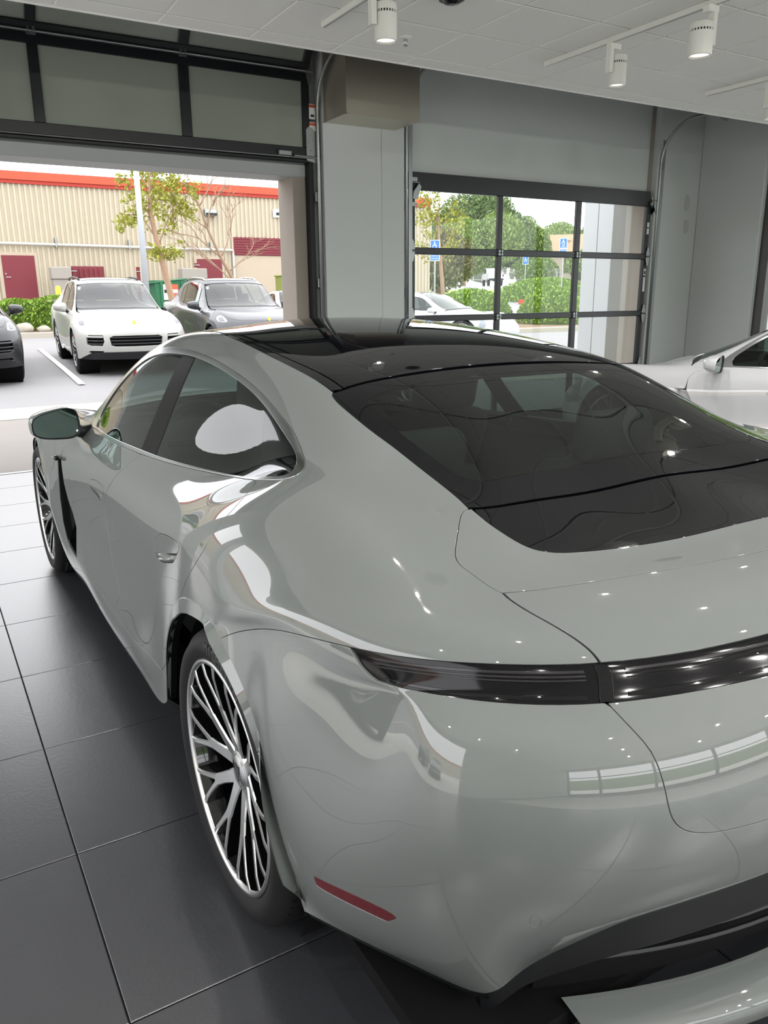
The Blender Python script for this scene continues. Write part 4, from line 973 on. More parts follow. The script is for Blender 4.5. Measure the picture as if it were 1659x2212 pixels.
for x0, x1, y0, y1, lb in ((2.33, 2.62, 13.7, 20.5, 'white parking-bay line between the black and the white off-roader'),):
    V = []
    for y in np.linspace(y0, y1, 8):
        x = x0+(x1-x0)*(y-y0)/(y1-y0); V += [(x-.055, y, gz(y)+.006), (x+.055, y, gz(y)+.006)]
    tag(pyd('parking_line', V, [(2*i, 2*i+1, 2*i+3, 2*i+2) for i in range(7)], PAINTLN), lb, 'road marking')

# ------------------------------------------------------------------ off-roaders
def nodes_to_net(nodes):
    """interpolating control net for a node grid (rows x columns), mirrored across column 0"""
    n = np.array(nodes, float); nr, nc = n.shape[:2]
    A = np.zeros((nr+2, nr+2))
    for i in range(nr): A[i+1, i:i+3] = (1/6, 4/6, 1/6)
    A[0, :3] = (1, -2, 1); A[-1, -3:] = (1, -2, 1)
    rhs = np.zeros((nr+2, nc, 3)); rhs[1:-1] = n
    c = np.linalg.solve(A, rhs.reshape(nr+2, -1)).reshape(nr+2, nc, 3)
    B = np.zeros((nc+1, nc+1)); out = np.zeros((nr+2, nc+1, 3))
    for k in range(3):
        B[:] = 0
        for j in range(nc):
            if j == 0:
                if k == 0: B[0, 0] = 1
                else: B[0, 0] = 4/6; B[0, 1] = 2/6
            else: B[j, j-1:j+2] = (1/6, 4/6, 1/6)
        B[nc, nc-2:nc+1] = (1, -2, 1)
        r = np.zeros((nr+2, nc+1)); r[:, :nc] = c[:, :, k]
        if k == 0: r[:, 0] = 0
        out[:, :, k] = np.linalg.solve(B, r.T).T
    return out
SUV_ROWS = [
 [(0,-1.08,.35),(.3,-1.07,.35),(.55,-1.04,.35),(.75,-.98,.35),(.85,-.9,.35),(.92,-.78,.35),(.96,-.65,.35),(.97,-.55,.35),(.975,-.5,.35),(.975,-.46,.35)],
 [(0,-1.12,.85),(.3,-1.11,.85),(.55,-1.07,.85),(.75,-1.0,.85),(.86,-.9,.86),(.92,-.75,.86),(.965,-.6,.82),(.985,-.48,.7),(.985,-.43,.6),(.98,-.42,.5)],
 [(0,-1.0,1.12),(.3,-.98,1.12),(.55,-.94,1.12),(.74,-.85,1.12),(.83,-.75,1.12),(.9,-.6,1.1),(.96,-.45,1.02),(.98,-.3,.9),(.98,-.2,.8),(.98,-.12,.77)],
 [(0,-.6,1.53),(.3,-.58,1.53),(.5,-.55,1.51),(.62,-.45,1.48),(.70,-.35,1.36),(.83,-.2,1.13),(.93,-.05,1.02),(.97,.1,.85),(.98,.15,.8),(.98,.2,.75)],
 [(0,.2,1.62),(.3,.2,1.615),(.5,.2,1.60),(.6,.2,1.58),(.69,.25,1.47),(.85,.35,1.1),(.94,.4,1.0),(.965,.5,.75),(.97,.55,.5),(.95,.6,.3)],
 [(0,.9,1.65),(.3,.9,1.645),(.5,.9,1.63),(.6,.9,1.61),(.69,.9,1.50),(.86,.9,1.09),(.95,.9,.98),(.955,.95,.72),(.97,1,.45),(.94,1,.28)],
 [(0,1.45,1.61),(.3,1.44,1.605),(.5,1.42,1.59),(.6,1.4,1.57),(.69,1.4,1.47),(.86,1.5,1.07),(.95,1.5,.97),(.95,1.55,.72),(.97,1.6,.45),(.94,1.6,.28)],
 [(0,1.9,1.39),(.3,1.88,1.38),(.52,1.84,1.37),(.66,1.78,1.35),(.72,1.8,1.30),(.85,1.95,1.05),(.94,2.0,.95),(.95,2.05,.7),(.97,2.1,.45),(.945,2.15,.28)],
 [(0,2.4,1.11),(.3,2.37,1.11),(.55,2.3,1.10),(.72,2.2,1.09),(.78,2.2,1.08),(.86,2.3,1.02),(.93,2.35,.93),(.955,2.4,.72),(.975,2.42,.5),(.96,2.44,.3)],
 [(0,2.9,1.04),(.3,2.88,1.04),(.55,2.83,1.05),(.72,2.78,1.06),(.8,2.76,1.05),(.88,2.75,1.0),(.95,2.75,.9),(.975,2.72,.82),(.98,2.7,.78),(.98,2.68,.74)],
 [(0,3.5,.95),(.3,3.46,.95),(.55,3.38,.95),(.72,3.28,.96),(.80,3.22,.95),(.88,3.15,.92),(.945,3.1,.86),(.97,3.08,.8),(.98,3.06,.77),(.98,3.05,.75)],
 [(0,3.78,.80),(.3,3.75,.80),(.55,3.68,.80),(.72,3.58,.79),(.81,3.5,.78),(.89,3.4,.76),(.945,3.32,.72),(.97,3.28,.66),(.975,3.27,.62),(.975,3.26,.58)],
 [(0,3.82,.55),(.3,3.8,.55),(.55,3.74,.55),(.72,3.65,.55),(.82,3.55,.54),(.9,3.44,.53),(.945,3.37,.51),(.965,3.33,.48),(.97,3.31,.46),(.97,3.3,.45)],
 [(0,3.74,.28),(.3,3.72,.28),(.55,3.66,.28),(.72,3.58,.28),(.82,3.49,.28),(.89,3.41,.28),(.93,3.36,.28),(.95,3.33,.28),(.955,3.32,.28),(.955,3.31,.28)]]
SUV = Skin(nodes_to_net(SUV_ROWS))
def uv_of_yz(S, pts, ur, vr):
    uu, vv = np.meshgrid(np.linspace(ur[0], ur[1], 120), np.linspace(vr[0], vr[1], 80), indexing='ij')
    P = S(uu.ravel(), vv.ravel()); out = []
    for y, z in pts:
        k = np.argmin((P[:, 1]-y)**2+(P[:, 2]-z)**2); out.append((uu.ravel()[k], vv.ravel()[k]))
    return out
def uv_of_xz(S, pts, ur, vr):
    uu, vv = np.meshgrid(np.linspace(ur[0], ur[1], 160), np.linspace(vr[0], vr[1], 160), indexing='ij')
    P = S(uu.ravel(), vv.ravel()); out = []
    for x, z in pts:
        k = np.argmin((P[:, 0]-x)**2+(P[:, 2]-z)**2); out.append((uu.ravel()[k], vv.ravel()[k]))
    return out
SUV_PROTO = {}
def build_suv(name, label, loc, rz, tilt, paint, green=False):
    root = empty(name, loc, rz); root.rotation_euler = (tilt, 0, rz); tag(root, label, 'car')
    S = SUV; K = dict(du=.25, dv=.25, gap=.004, lip=.012, rnd=.004)
    arch = [(2.895+.43*math.cos(a), .38+.43*math.sin(a)) for a in np.linspace(math.radians(200), math.radians(-22), 15)]
    archr = [(.43*math.cos(a), .38+.43*math.sin(a)) for a in np.linspace(math.radians(205), math.radians(-28), 15)]
    af = uv_of_yz(S, arch, (7.5, 13), (5.5, 9)); ar = uv_of_yz(S, archr, (0, 6), (5.5, 9))
    side = [(12.9, 9)]+[(13, 6), (13, 0)]
    # front bumper
    lowf = uv_of_xz(S, [(-.5, .42), (-.62, .40)], (11, 13), (0, 6))
    both(S, 'side_panel', [(9.0, 4.0), (8.3, 4.05), (7, 4.0), (6.3, 3.45), (5, 3.4), (4, 3.4), (3.1, 3.3), (2.1, 3.6), (.05, 3.6), (.05, 8.9)]+ar+[(4.4, 8.95), (8.0, 8.95)]+af[:8]+[(9.6, 6.0), (9.2, 4.6)], paint, root, **K,
         holes=[[(3.45, 3.95), (4, 3.72), (5, 3.66), (6.1, 3.72), (6.9, 4.2), (7.25, 4.75), (7.2, 4.95), (6, 4.97), (5, 4.97), (4, 4.95), (3.35, 4.85), (3.25, 4.4)]])
    dl = [(3.45, 3.95), (4, 3.72), (5, 3.66), (6.1, 3.72), (6.9, 4.2), (7.25, 4.75), (7.2, 4.95), (6, 4.97), (5, 4.97), (4, 4.95), (3.35, 4.85), (3.25, 4.4)]
    both(S, 'side_window', dl, GLASSFAR, root, off=-.006, du=.25, dv=.25, gap=.004, lip=0)
    for uu in (5.35, 3.95):
        both(S, 'window_pillar', [(uu-.06, 3.70), (uu+.06, 3.70), (uu+.16, 4.96), (uu+.02, 4.96)], GLOSSK, root, off=-.002, du=.25, dv=.25, gap=0, lip=.004)
    panel(S, 'roof', sym([(3.1, 0), (3.1, 3.27), (4, 3.37), (5, 3.37), (6.25, 3.42), (6.3, 2), (6.3, 0)]), paint, root, **K)
    panel(S, 'roof_glass', sym([(4.0, 0), (4.0, 2.3), (5.9, 2.3), (6.0, 0)]), ROOFK, root, off=.004, du=.25, dv=.25, gap=0)
    panel(S, 'windscreen', sym([(6.34, 0), (6.34, 2.5), (6.40, 3.38), (7.0, 3.72), (7.85, 3.55), (7.93, 2.0), (7.96, 0)]), GLASSFAR, root, du=.25, dv=.25, gap=.003, lip=0, off=-.003)
    panel(S, 'rear_screen', sym([(2.1, 0), (2.1, 3.4), (3.0, 3.1), (3.02, 0)]), GLOSSK, root, du=.25, dv=.25, gap=.004)
    panel(S, 'tailgate', sym([(.05, 0), (.05, 3.57), (2.08, 3.57), (2.08, 0)]), paint, root, **K)
    panel(S, 'cowl', sym([(7.97, 0), (7.9, 3.3), (8.12, 3.5), (8.12, 0)]), SATK, root, du=.3, dv=.3, gap=0, off=-.004)
    panel(S, 'hood', sym([(8.14, 0), (8.14, 2), (8.14, 3.55), (9, 3.6), (9.8, 3.55), (10.25, 3.0), (10.5, 1.8), (10.55, 0)]), paint, root, **K)
    # nose skin with openings for the grilles and lamps
    gm = [(-.0, .70), (-.40, .70), (-.46, .665), (-.44, .53), (-.37, .505), (-.0, .50)]
    gmid = uv_of_xz(S, gm, (10.6, 13), (0, 4.5))
    gside = uv_of_xz(S, [(-.56, .71), (-.78, .71), (-.82, .67), (-.82, .55), (-.76, .52), (-.58, .52), (-.545, .60)], (10.4, 13), (1, 6.5))
    glow = uv_of_xz(S, [(-.56, .435), (-.78, .435), (-.80, .405), (-.74, .385), (-.58, .385)], (11.4, 13), (1, 6.5))
    lamp = [(9.95, 3.75), (9.75, 4.3), (9.8, 4.9), (10.05, 5.35), (10.4, 5.25), (10.58, 4.6), (10.62, 3.9), (10.58, 3.45), (10.3, 3.5)]
    gmid_s = sym(gmid)
    nose = [(10.57, 0), (10.52, 1.8), (10.27, 3.02), (9.82, 3.58), (9.02, 3.63), (9.02, 4.0), (9.22, 4.6), (9.62, 6.0)]+af[7:]+[(12.95, 8.9), (12.95, 5), (12.95, 0)]
    panel(S, 'front_skin', sym(nose), paint, root, du=.16, dv=.2, gap=.003, lip=.03, rnd=.008, holes=[gmid_s, gside, mir(gside), glow, mir(glow), lamp, mir(lamp)])
    gp = panel(S, 'grille_back', gmid_s, MATK, root, off=-.05, gap=-.02, lip=0, du=.25, dv=.25)
    both(S, 'side_grille_back', gside, MATK, root, off=-.05, gap=-.02, lip=0, du=.25, dv=.25)
    both(S, 'lower_intake', glow, MATK, root, off=-.035, gap=-.01, lip=0, du=.25, dv=.25)
    lk = dict(gap=0, lip=.01, du=.2, dv=.2)
    both(S, 'headlamp', lamp, HEADL, root, off=-.002, **lk)
    both(S, 'lamp_insert', [(10.1, 4.05), (10.0, 4.7), (10.2, 5.0), (10.42, 4.8), (10.5, 4.1)], GLASSFAR if False else MATS['brake_disc_steel'], root, off=.003, **lk)
    for k, z in enumerate((.665, .61, .555)):
        yy = [uv_of_xz(S, [(x, z)], (10.6, 13), (-4.5, 4.5))[0] for x in np.linspace(-.43, .43, 9)]
        P = S(*np.array(yy).T); bm = bmesh.new(); tube(bm, [(p[0], p[1]-.015, z) for p in P], .010, 6); bm_obj('grille_bar', bm, GLOSSK, root)
        for s in (1, -1):
            yy = [uv_of_xz(S, [(-x*s, z)], (10.4, 13), (1, 6.5) if s > 0 else (-6.5, -1))[0] for x in np.linspace(.56, .80, 4)]
            P = S(*np.array(yy).T); bm = bmesh.new(); tube(bm, [(p[0], p[1]-.012, z+(.012 if k == 0 else 0)) for p in P], .011 if k else .016, 6); bm_obj('grille_bar', bm, paint if k == 0 else GLOSSK, root)
    both(S, 'side_marker', [(10.75, 7.0), (10.72, 7.7), (10.9, 7.8), (10.95, 7.1)], ORANGE, root, off=.003, gap=0, lip=.003, du=.2, dv=.2)
    panel(S, 'lower_apron', sym([(12.5, 0), (12.5, 3.0), (12.75, 4.2), (12.97, 5.5), (12.97, 0)]), SATK, root, off=.012, gap=0, lip=.02, du=.25, dv=.25)
    bm = bmesh.new(); prism(bm, [(-.03, .045), (.03, .045), (.032, 0), (0, -.05), (-.032, 0)], 0, .006)
    q = bm_obj('badge', bm, GOLD, root); q.location = S(10.42, 0)[0]+np.array([0, .004, .006]); q.rotation_euler = (math.radians(48), 0, PI)
    for s in (1, -1):
        bm = bmesh.new(); tube(bm, [(-s*.56, -.25, 1.57), (-s*.575, -.15, 1.625), (-s*.575, .5, 1.655), (-s*.57, 1.15, 1.64), (-s*.56, 1.32, 1.60)], .018, 8); bm_obj('roof_rail', bm, CHROME if green else SATK, root, True)
        bm = bmesh.new(); mirror_shape(bm, -s); q = bm_obj('wing_mirror', bm, paint, root, True); q.location = (-s*1.03, 1.93, 1.12); q.scale = (1, 1.1, 1.15)
        bm = bmesh.new(); tube(bm, [(s*.085, .055, -.03), (s*.135, .06, -.085)], .03, 8); bm_obj('mirror_foot', bm, SATK, q)
        for yc in (0, 2.895):
            bm = bmesh.new(); lathe(bm, [(.43, .0), (.43, .35), (.001, .35)], 24, 'x', mtx=Matrix.Translation((-s*.93, yc, .38)) @ Matrix.Rotation(0 if s > 0 else PI, 4, 'Z')); bm_obj('wheel_tub', bm, MATK, root)
    for yc in (0, 2.895):
        for s in (1, -1):
            if 'wheel' not in SUV_PROTO:
                SUV_PROTO['wheel'] = wheel('wheel', root, (-s*.83, yc, .378), s > 0, hw=.135, R=.378, rl=.27)
            else:
                c = copy_tree(SUV_PROTO['wheel'], root); c.location = (-s*.83, yc, .378); c.rotation_euler = (0, 0, PI if s > 0 else 0)
    box('floor_pan', -.85, .85, -.9, 3.4, .24, .32, MATK, root); 
    box('cabin_dash', -.72, .72, 1.75, 2.2, .85, 1.0, INTER, root, bev=.04)
    for x in (-.36, .36):
        q = box('seat', x-.25, x+.25, .95, 1.12, .55, 1.12, INTER, root, bev=.05); box('headrest', x-.12, x+.12, .97, 1.06, 1.13, 1.32, INTER, q, bev=.03)
    box('rear_bench', -.62, .62, -.1, .1, .5, 1.12, INTER, root, bev=.05)
    # white paper in the top corner of the windscreen
    px = [(6.46, 2.55), (6.46, 3.1), (6.68, 3.2), (6.68, 2.65)]
    panel(S, 'window_paper', mir(px), STICKW, root, off=-.012, gap=0, lip=0, du=.3, dv=.3)
    panel(S, 'camera_cover', sym([(6.36, 0), (6.36, .75), (6.5, .55), (6.62, .25), (6.64, 0)]), GLOSSK, root, off=-.010, gap=0, lip=0, du=.3, dv=.3)
    return root
def park(fx, fy, rx, ry):
    h = math.atan2(-(fx-rx), fy-ry)   # heading so that local +y points from rear to front axle
    L = math.hypot(fx-rx, fy-ry); return (rx, ry, gz(ry)), h, math.atan2(gz(fy)-gz(ry), L)
loc, rz, tl = park(3.50, 15.30, 3.66, 18.19)
suv_w = build_suv('off_roader', 'white off-roader parked facing the doorway beside the green hedge', loc, rz, tl, PAINTC)
loc, rz, tl = park(6.12, 15.45, 6.26, 18.34)
suv_g = build_suv('off_roader', 'dark grey off-roader with bright roof rails, right of the white one', loc, rz, tl, PAINTG, True)
panel(SUV, 'price_sheet', mir([(5.75, 4.0), (5.75, 4.7), (6.15, 4.75), (6.15, 4.05)]), TEAL, suv_g, off=.002, gap=0, lip=0, du=.3, dv=.3)
loc, rz, tl = park(.62, 14.75, .72, 17.64)
suv_k = build_suv('off_roader', 'black off-roader cut off by the left edge of the frame', loc, rz, tl, PAINTK)

suv_s = copy_tree(suv_w); suv_s.location = (-9.0, 1.4, -.03); suv_s.rotation_euler = (0, 0, -PI/2); tag(suv_s, 'white off-roader out of frame on the left, seen only reflected in the grey car', 'car')
suv_t = copy_tree(suv_k); suv_t.location = (-9.3, 4.5, -.03); suv_t.rotation_euler = (0, 0, -PI/2); tag(suv_t, 'black off-roader out of frame on the left, seen only reflected in the grey car', 'car')
# ------------------------------------------------------------------ white coupes
SW = {'chalk_grey_paint': PAINTW, 'tinted_rear_glass': GLASSSIDE}
def white_car(x, y, z, rz, label):
    c = copy_tree(coupe, None, SW); c.location = (x, y, z); c.rotation_euler = (0, 0, rz); tag(c, label, 'car')
    for ch in c.children:                     # plain wings without the side vent
        if ch.name.split('.')[0] in ('fender_vent', 'vent_duct', 'fender_fin'): ch.material_slots[0].link = 'OBJECT'; ch.material_slots[0].material = PAINTW
    return c
car2 = white_car(6.70, 2.16, 0, math.radians(12), 'white coupe indoors at the right edge, seen past the grey one')
white_car(11.0, 18.6, gz(16), PI+.45, 'white saloon outside, seen through the lower left panes of the closed overhead door')
white_car(9.05, 20.9, gz(19), PI-.1, 'white saloon at the right jamb of the open doorway, behind the dark grey one')
c = white_car(13.6, 8.4, gz(9), -PI/2+.2, 'white car seen low through the window at the right edge of the frame')

# ------------------------------------------------------------------ leaves
def leaf_cloud(bm, fn, n, size, rng):
    for _ in range(n):
        c = Vector(fn(rng)); a = rng.uniform(0, 2*PI); t = rng.uniform(-1, 1)
        u = Vector((math.cos(a)*math.sqrt(1-t*t), math.sin(a)*math.sqrt(1-t*t), t)); w_ = u.cross(Vector((rng.random(), rng.random(), rng.random()+.1))).normalized()
        s = size*rng.uniform(.6, 1.3)
        bm.faces.new((bm.verts.new(c-u*s), bm.verts.new(c+w_*s*.5+u*s*.1), bm.verts.new(c+u*s), bm.verts.new(c-w_*s*.5+u*s*.1)))
def foliage(name, fn, n, size, m, parent=None, seed=1):
    rng = random.Random(seed); bm = bmesh.new(); leaf_cloud(bm, fn, n, size, rng)
    me = bpy.data.meshes.new(name); bm.to_mesh(me); bm.free()
    return mesh_obj(name, me, m, parent)
def lumpy_core(name, pts, m, parent):
    bm = bmesh.new()
    for c, r in pts:
        bmesh.ops.create_icosphere(bm, subdivisions=2, radius=1, matrix=Matrix.Translation(c) @ Matrix.Diagonal((*r, 1)))
    return bm_obj(name, bm, m, parent, True)
# hedge behind the parked cars
kb = tag(box('kerb', -12, 13.5, 24.2, 24.36, .3, gz(24.3)+.13, KERB, bev=.02), 'pale concrete kerb in front of the hedge', 'kerb')
bed = structure(ground_strip('planting_bed', -12, 13.5, 24.36, 27.2, MULCH, .10))
def hedge_pt(x0, x1, y0, y1, z0, z1):
    def f(r):
        s = r.random(); x = r.uniform(x0, x1); wob = .06*math.sin(x*2.1)+.05*math.sin(x*5.3)
        if s < .6: return (x, y0+wob+r.uniform(-.05, .08), r.uniform(z0, z1))
        return (x, r.uniform(y0, y1), z1+wob+r.uniform(-.05, .06))
    return f
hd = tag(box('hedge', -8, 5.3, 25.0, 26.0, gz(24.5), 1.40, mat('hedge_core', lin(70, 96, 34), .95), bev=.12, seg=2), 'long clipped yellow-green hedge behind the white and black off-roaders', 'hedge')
tag(foliage('foliage', hedge_pt(-3, 5.4, 24.93, 26.0, gz(24.5)+.12, 1.42), 9000, .052, LEAFH, hd), kind='stuff')
hs = tag(box('shrub_row', 7.6, 12.4, 25.2, 26.2, gz(24.5), 1.05, MATS['hedge_core'], bev=.15, seg=2), 'low yellow-green shrubs behind the dark grey off-roader', 'shrub')
tag(foliage('foliage', hedge_pt(7.5, 12.5, 25.1, 26.2, gz(24.5)+.12, 1.1), 2500, .055, LEAFH, hs, 3), kind='stuff')
for k, (x, y, r) in enumerate(((2.80, 24.62, .22), (3.32, 24.60, .15))):
    bm = bmesh.new(); bmesh.ops.create_icosphere(bm, subdivisions=3, radius=1)
    rr = random.Random(k)
    for v in bm.verts: v.co *= 1+.10*math.sin(v.co.x*4+k)*math.cos(v.co.y*5)
    for v in bm.verts: v.co = Vector((v.co.x*r*1.25, v.co.y*r, v.co.z*r*.75))
    o = bm_obj('garden_rock', bm, ROCK, None, True); o.location = (x, y, gz(y)+.10+r*.45)
    tag(o, ('larger pale boulder at the foot of the hedge beside the black off-roader', 'small pale stone right of the boulder at the hedge foot')[k], 'rock')

# ------------------------------------------------------------------ warehouse
YB = 38.0
wh = empty('warehouse', (0, YB, gz(YB))); tag(wh, 'long tan ribbed warehouse with a red-orange roof band across the lot', 'building')
zb = gz(YB)
def rib_wall(name, x0, x1, z0, z1, pitch=.215, dep=.06):
    V = []; x = x0
    xs = []
    while x < x1:
        xs += [(x, 0), (x+pitch*.42, 0), (x+pitch*.52, -dep), (x+pitch*.90, -dep)]; x += pitch
    for x, d in xs: V += [(x, d, z0-zb), (x, d, z1-zb)]
    return pyd(name, V, [(2*i, 2*i+2, 2*i+3, 2*i+1) for i in range(len(xs)-1)], BEIGE, wh)
rib_wall('ribbed_wall', -48, 14.0, zb-.2, 6.15); rib_wall('ribbed_wall', 14.0, 25.4, 4.28, 6.15); rib_wall('ribbed_wall', 18.4, 25.4, zb-.2, 4.28)
box('wall_mass', -48, 25.45, .02, 9, -.3, 6.5-zb, BEIGEP, wh)
box('band', -48.1, 25.5, -.20, .05, 6.27-zb, 6.60-zb, REDBAND, wh); box('band_lower', -48.1, 25.47, -.14, .05, 6.13-zb, 6.28-zb, REDBAND2, wh)
box('recess_back', 14.0, 18.4, -.01, .03, -.3, 3.48-zb, BEIGEP, wh)
rs = box('roller_shutter', 14.02, 18.4, -.05, 0, 3.46-zb, 4.30-zb, MAROON, wh)
for k in range(7): box('slat', 14.02, 18.4, -.075, -.05, 3.48-zb+k*.117, 3.48-zb+k*.117+.10, MAROON, rs, bev=.012)
box('reveal', 13.98, 14.06, -.09, 0, -.3, 4.3-zb, BEIGEP, wh)
for x0, x1, zt in ((3.78, 5.07, 3.27), (12.2, 13.42, 3.25)):
    fr = box('door_frame', x0-.13, x1+.13, -.10, .02, -.1, zt-zb+.13, BEIGEP, wh); d = box('steel_door', x0, x1, -.13, -.06, -.1, zt-zb, MAROON, wh, bev=.01)
    bm = bmesh.new(); tube(bm, [(x0+.10, -.17, .98), (x0+.28, -.17, .98)], .016, 6); tube(bm, [(x0+.10, -.13, .98), (x0+.10, -.17, .98)], .016, 6); tube(bm, [(x0+.10, -.13, 1.12), (x0+.10, -.16, 1.12)], .03, 8); bm_obj('door_lever', bm, CHROME, d)
bm = bmesh.new(); tube(bm, [(-9, -.17, 3.85-zb), (13.92, -.17, 3.68-zb), (14.0, -.17, 3.62-zb)], .055, 10); tube(bm, [(14.0, -.17, 3.66-zb), (14.0, -.17, -.1)], .045, 10); bm_obj('conduit', bm, PIPEW, wh, True)
for x in (.5, 6.0, 9.1, 12.9): box('conduit_strap', x-.03, x+.03, -.24, -.05, 3.62-zb, 4.02-zb, GALV, wh)
bm = bmesh.new(); tube(bm, [(9.75, -.10, 5.4-zb), (9.75, -.10, -.1)], .03, 8); bm_obj('downpipe', bm, BEIGEP, wh)
lb = box('wall_lamp', 12.68, 13.25, -.35, -.06, 5.18-zb, 5.47-zb, GALV, wh, bev=.02); box('lamp_visor', 12.70, 13.23, -.40, -.34, 5.20-zb, 5.30-zb, SATK, lb)
cb = box('wall_camera', 16.18, 16.60, -.16, -.06, 5.25-zb, 5.64-zb, SIGNW, wh, bev=.02); box('camera_eye', 16.32, 16.50, -.24, -.15, 5.36-zb, 5.48-zb, SATK, cb, bev=.02)
w2 = empty('side_warehouse', (-30, 0, 0)); tag(w2, 'second tan red-banded warehouse off to the left, seen only as a reflection', 'building')
box('wall', -6, 0, -30, 36, 0, 5.6, BEIGE, w2); box('band', -6, .15, -30, 36, 5.6, 6.2, REDBAND, w2)
# enclosures, gate and posts in front of the warehouse
structure(box('ground_tree_screen', -16, 24, -30, -28, -.1, 3.6, mat('rear_tree_green', lin(110, 130, 96), .95, var=.5, var_scale=1.5)))  # unseen block for the trees behind, added to dim the bumper reflection
def pr(label, cat, o, group=None): return tag(o, label, cat, group)
for x0, x1, lb_ in ((5.42, 6.20, 'pale concrete enclosure block left of the maroon gate'), (10.9, 12.05, 'pale concrete enclosure block in front of the right maroon door')):
    e = empty('concrete_enclosure', ((x0+x1)/2, 36.4, gz(36.4))); tag(e, lb_, 'enclosure'); hx = (x1-x0)/2
    box('base_block', -hx+.05, hx-.05, -.3, .3, -.1, .98, CONC, e, bev=.02); box('cap_block', -hx, hx, -.36, .36, .98, 1.47, CONC, e, bev=.03)
g = empty('sheet_gate', (7.05, 36.9, gz(36.9))); tag(g, 'maroon sheet-metal gate behind the roof of the white off-roader', 'gate')
box('gate_frame', -.65, .65, -.03, .03, .1, 1.5, MAROON, g, bev=.01)
for k in range(6): box('gate_rib', -.60+k*.205, -.48+k*.205, -.07, -.02, .14, 1.42, MAROON, g, bev=.015)
for x, lb_ in ((6.33, 'maroon steel gate post left of the sheet gate'), (9.02, 'maroon steel post right of the sheet gate, left of the light pole'), (11.65, 'maroon steel post on the right concrete enclosure')):
    p = box('gate_post', x-.07, x+.07, 36.25, 36.39, gz(36) if x < 11 else 2.80, 2.80 if x < 11 else 3.0, MAROON, bev=.01); tag(p, lb_, 'post')
    bm = bmesh.new(); tube(bm, [(x-.10, 36.22, 2.6 if x < 11 else 2.9), (x+.12, 36.22, 2.6 if x < 11 else 2.9)], .02, 6); bm_obj('latch', bm, GALV, p)
for x, y, zt, lb_ in ((4.66, 30, 1.92, 'yellow bollard behind the hedge left of the white off-roader'), (15.15, 32, 1.85, 'yellow bollard beside the green utility box')):
    bm = bmesh.new(); lathe(bm, [(.09, gz(y)), (.09, zt-.06), (.06, zt-.015), (.001, zt)], 20, 'z', mtx=Matrix.Translation((x, y, 0))); tag(bm_obj('bollard', bm, YELLOW, None, True), lb_, 'bollard')
u = box('utility_box', 14.1, 15.0, 32.4, 33.1, gz(32), 2.35, OLIVE, bev=.03); tag(u, 'yellow-green utility box in front of the recessed bay', 'utility box'); box('box_lid', 14.06, 15.04, 32.36, 33.14, 2.33, 2.40, OLIVE, u, bev=.02); box('box_door', 14.2, 14.9, 32.37, 32.41, gz(32)+.2, 2.2, OLIVE, u, bev=.01)
dm = empty('dumpster', (9.55, 33.2, gz(33))); tag(dm, 'green dumpster with paper notices between the two off-roaders', 'dumpster')
bm = bmesh.new(); prism(bm, [(-.8, -.5), (.8, -.5), (.95, .55), (-.95, .55)], -1.0, .9, Matrix.Translation((0, 0, .55)) @ Matrix.Rotation(PI/2, 4, 'X')); bm_obj('bin_body', bm, GREENBIN, dm)
box('bin_lid', -1.0, 1.0, -.95, 1.05, 1.08, 1.14, GREENBIN, dm, bev=.02, mtx=Matrix.Rotation(math.radians(-6), 4, 'Y'))
for k in range(4): box('bin_rib', -.72+k*.42, -.62+k*.42, -.96, -.88, .15, 1.05, GREENBIN, dm)
for x0, m_ in ((-.62, STICKW), (-.28, STICKO)): q = box('notice', x0, x0+.26, -.985, -.965, .35, .95, m_, dm); box('notice_print', x0+.03, x0+.23, -.99, -.984, .62, .75, SATK if m_ is STICKW else STICKW, q)
# light pole
lp = empty('light_pole', (6.66, 26, gz(26))); tag(lp, 'tall pale blue-grey light pole leaning slightly in front of the warehouse', 'light pole')
bm = bmesh.new(); tube(bm, [(0, 0, 0), (-.0, 0, 7.4)], [.105, .07], 16); bm_obj('pole', bm, POLEM, lp, True)
bm = bmesh.new(); lathe(bm, [(.26, 0), (.26, .62), (.24, .66), (.001, .66)], 24, 'z'); bm_obj('footing', bm, CONC, lp)
bm = bmesh.new(); tube(bm, [(0, 0, 7.3), (.5, -.3, 7.55)], .04, 8); bm_obj('lamp_arm', bm, POLEM, lp); box('lamp_head', .35, .9, -.55, -.15, 7.5, 7.62, POLEM, lp, bev=.03)

# ------------------------------------------------------------------ young trees
def limb(bm, p0, p1, r0, r1, bend=.0, rng=random):
    m = (Vector(p0)+Vector(p1))/2+Vector((rng.uniform(-bend, bend), rng.uniform(-bend, bend), rng.uniform(0, bend)))
    pts = [Vector(p0)*(1-t)**2+m*2*t*(1-t)+Vector(p1)*t*t for t in np.linspace(0, 1, 6)]
    tube(bm, pts, list(np.linspace(r0, r1, 6)), 6); return pts
t1 = empty('young_tree', (8.12, 28, gz(28))); tag(t1, 'slim leaning tree with yellow-green leaves in front of the warehouse', 'tree')
rng = random.Random(11); z0 = gz(28); bm = bmesh.new()
trunk = [(0, 0, 0), (-.10, 0, .8), (-.33, 0, 2.0), (-.48, 0, 2.8), (-.58, 0, 3.5), (-.55, 0, 4.6), (-.5, 0, 5.6)]
tube(bm, trunk, [.12, .11, .10, .085, .075, .045, .02], 10); bm_obj('trunk', bm, BARK, t1, True)
bm = bmesh.new(); tips = []
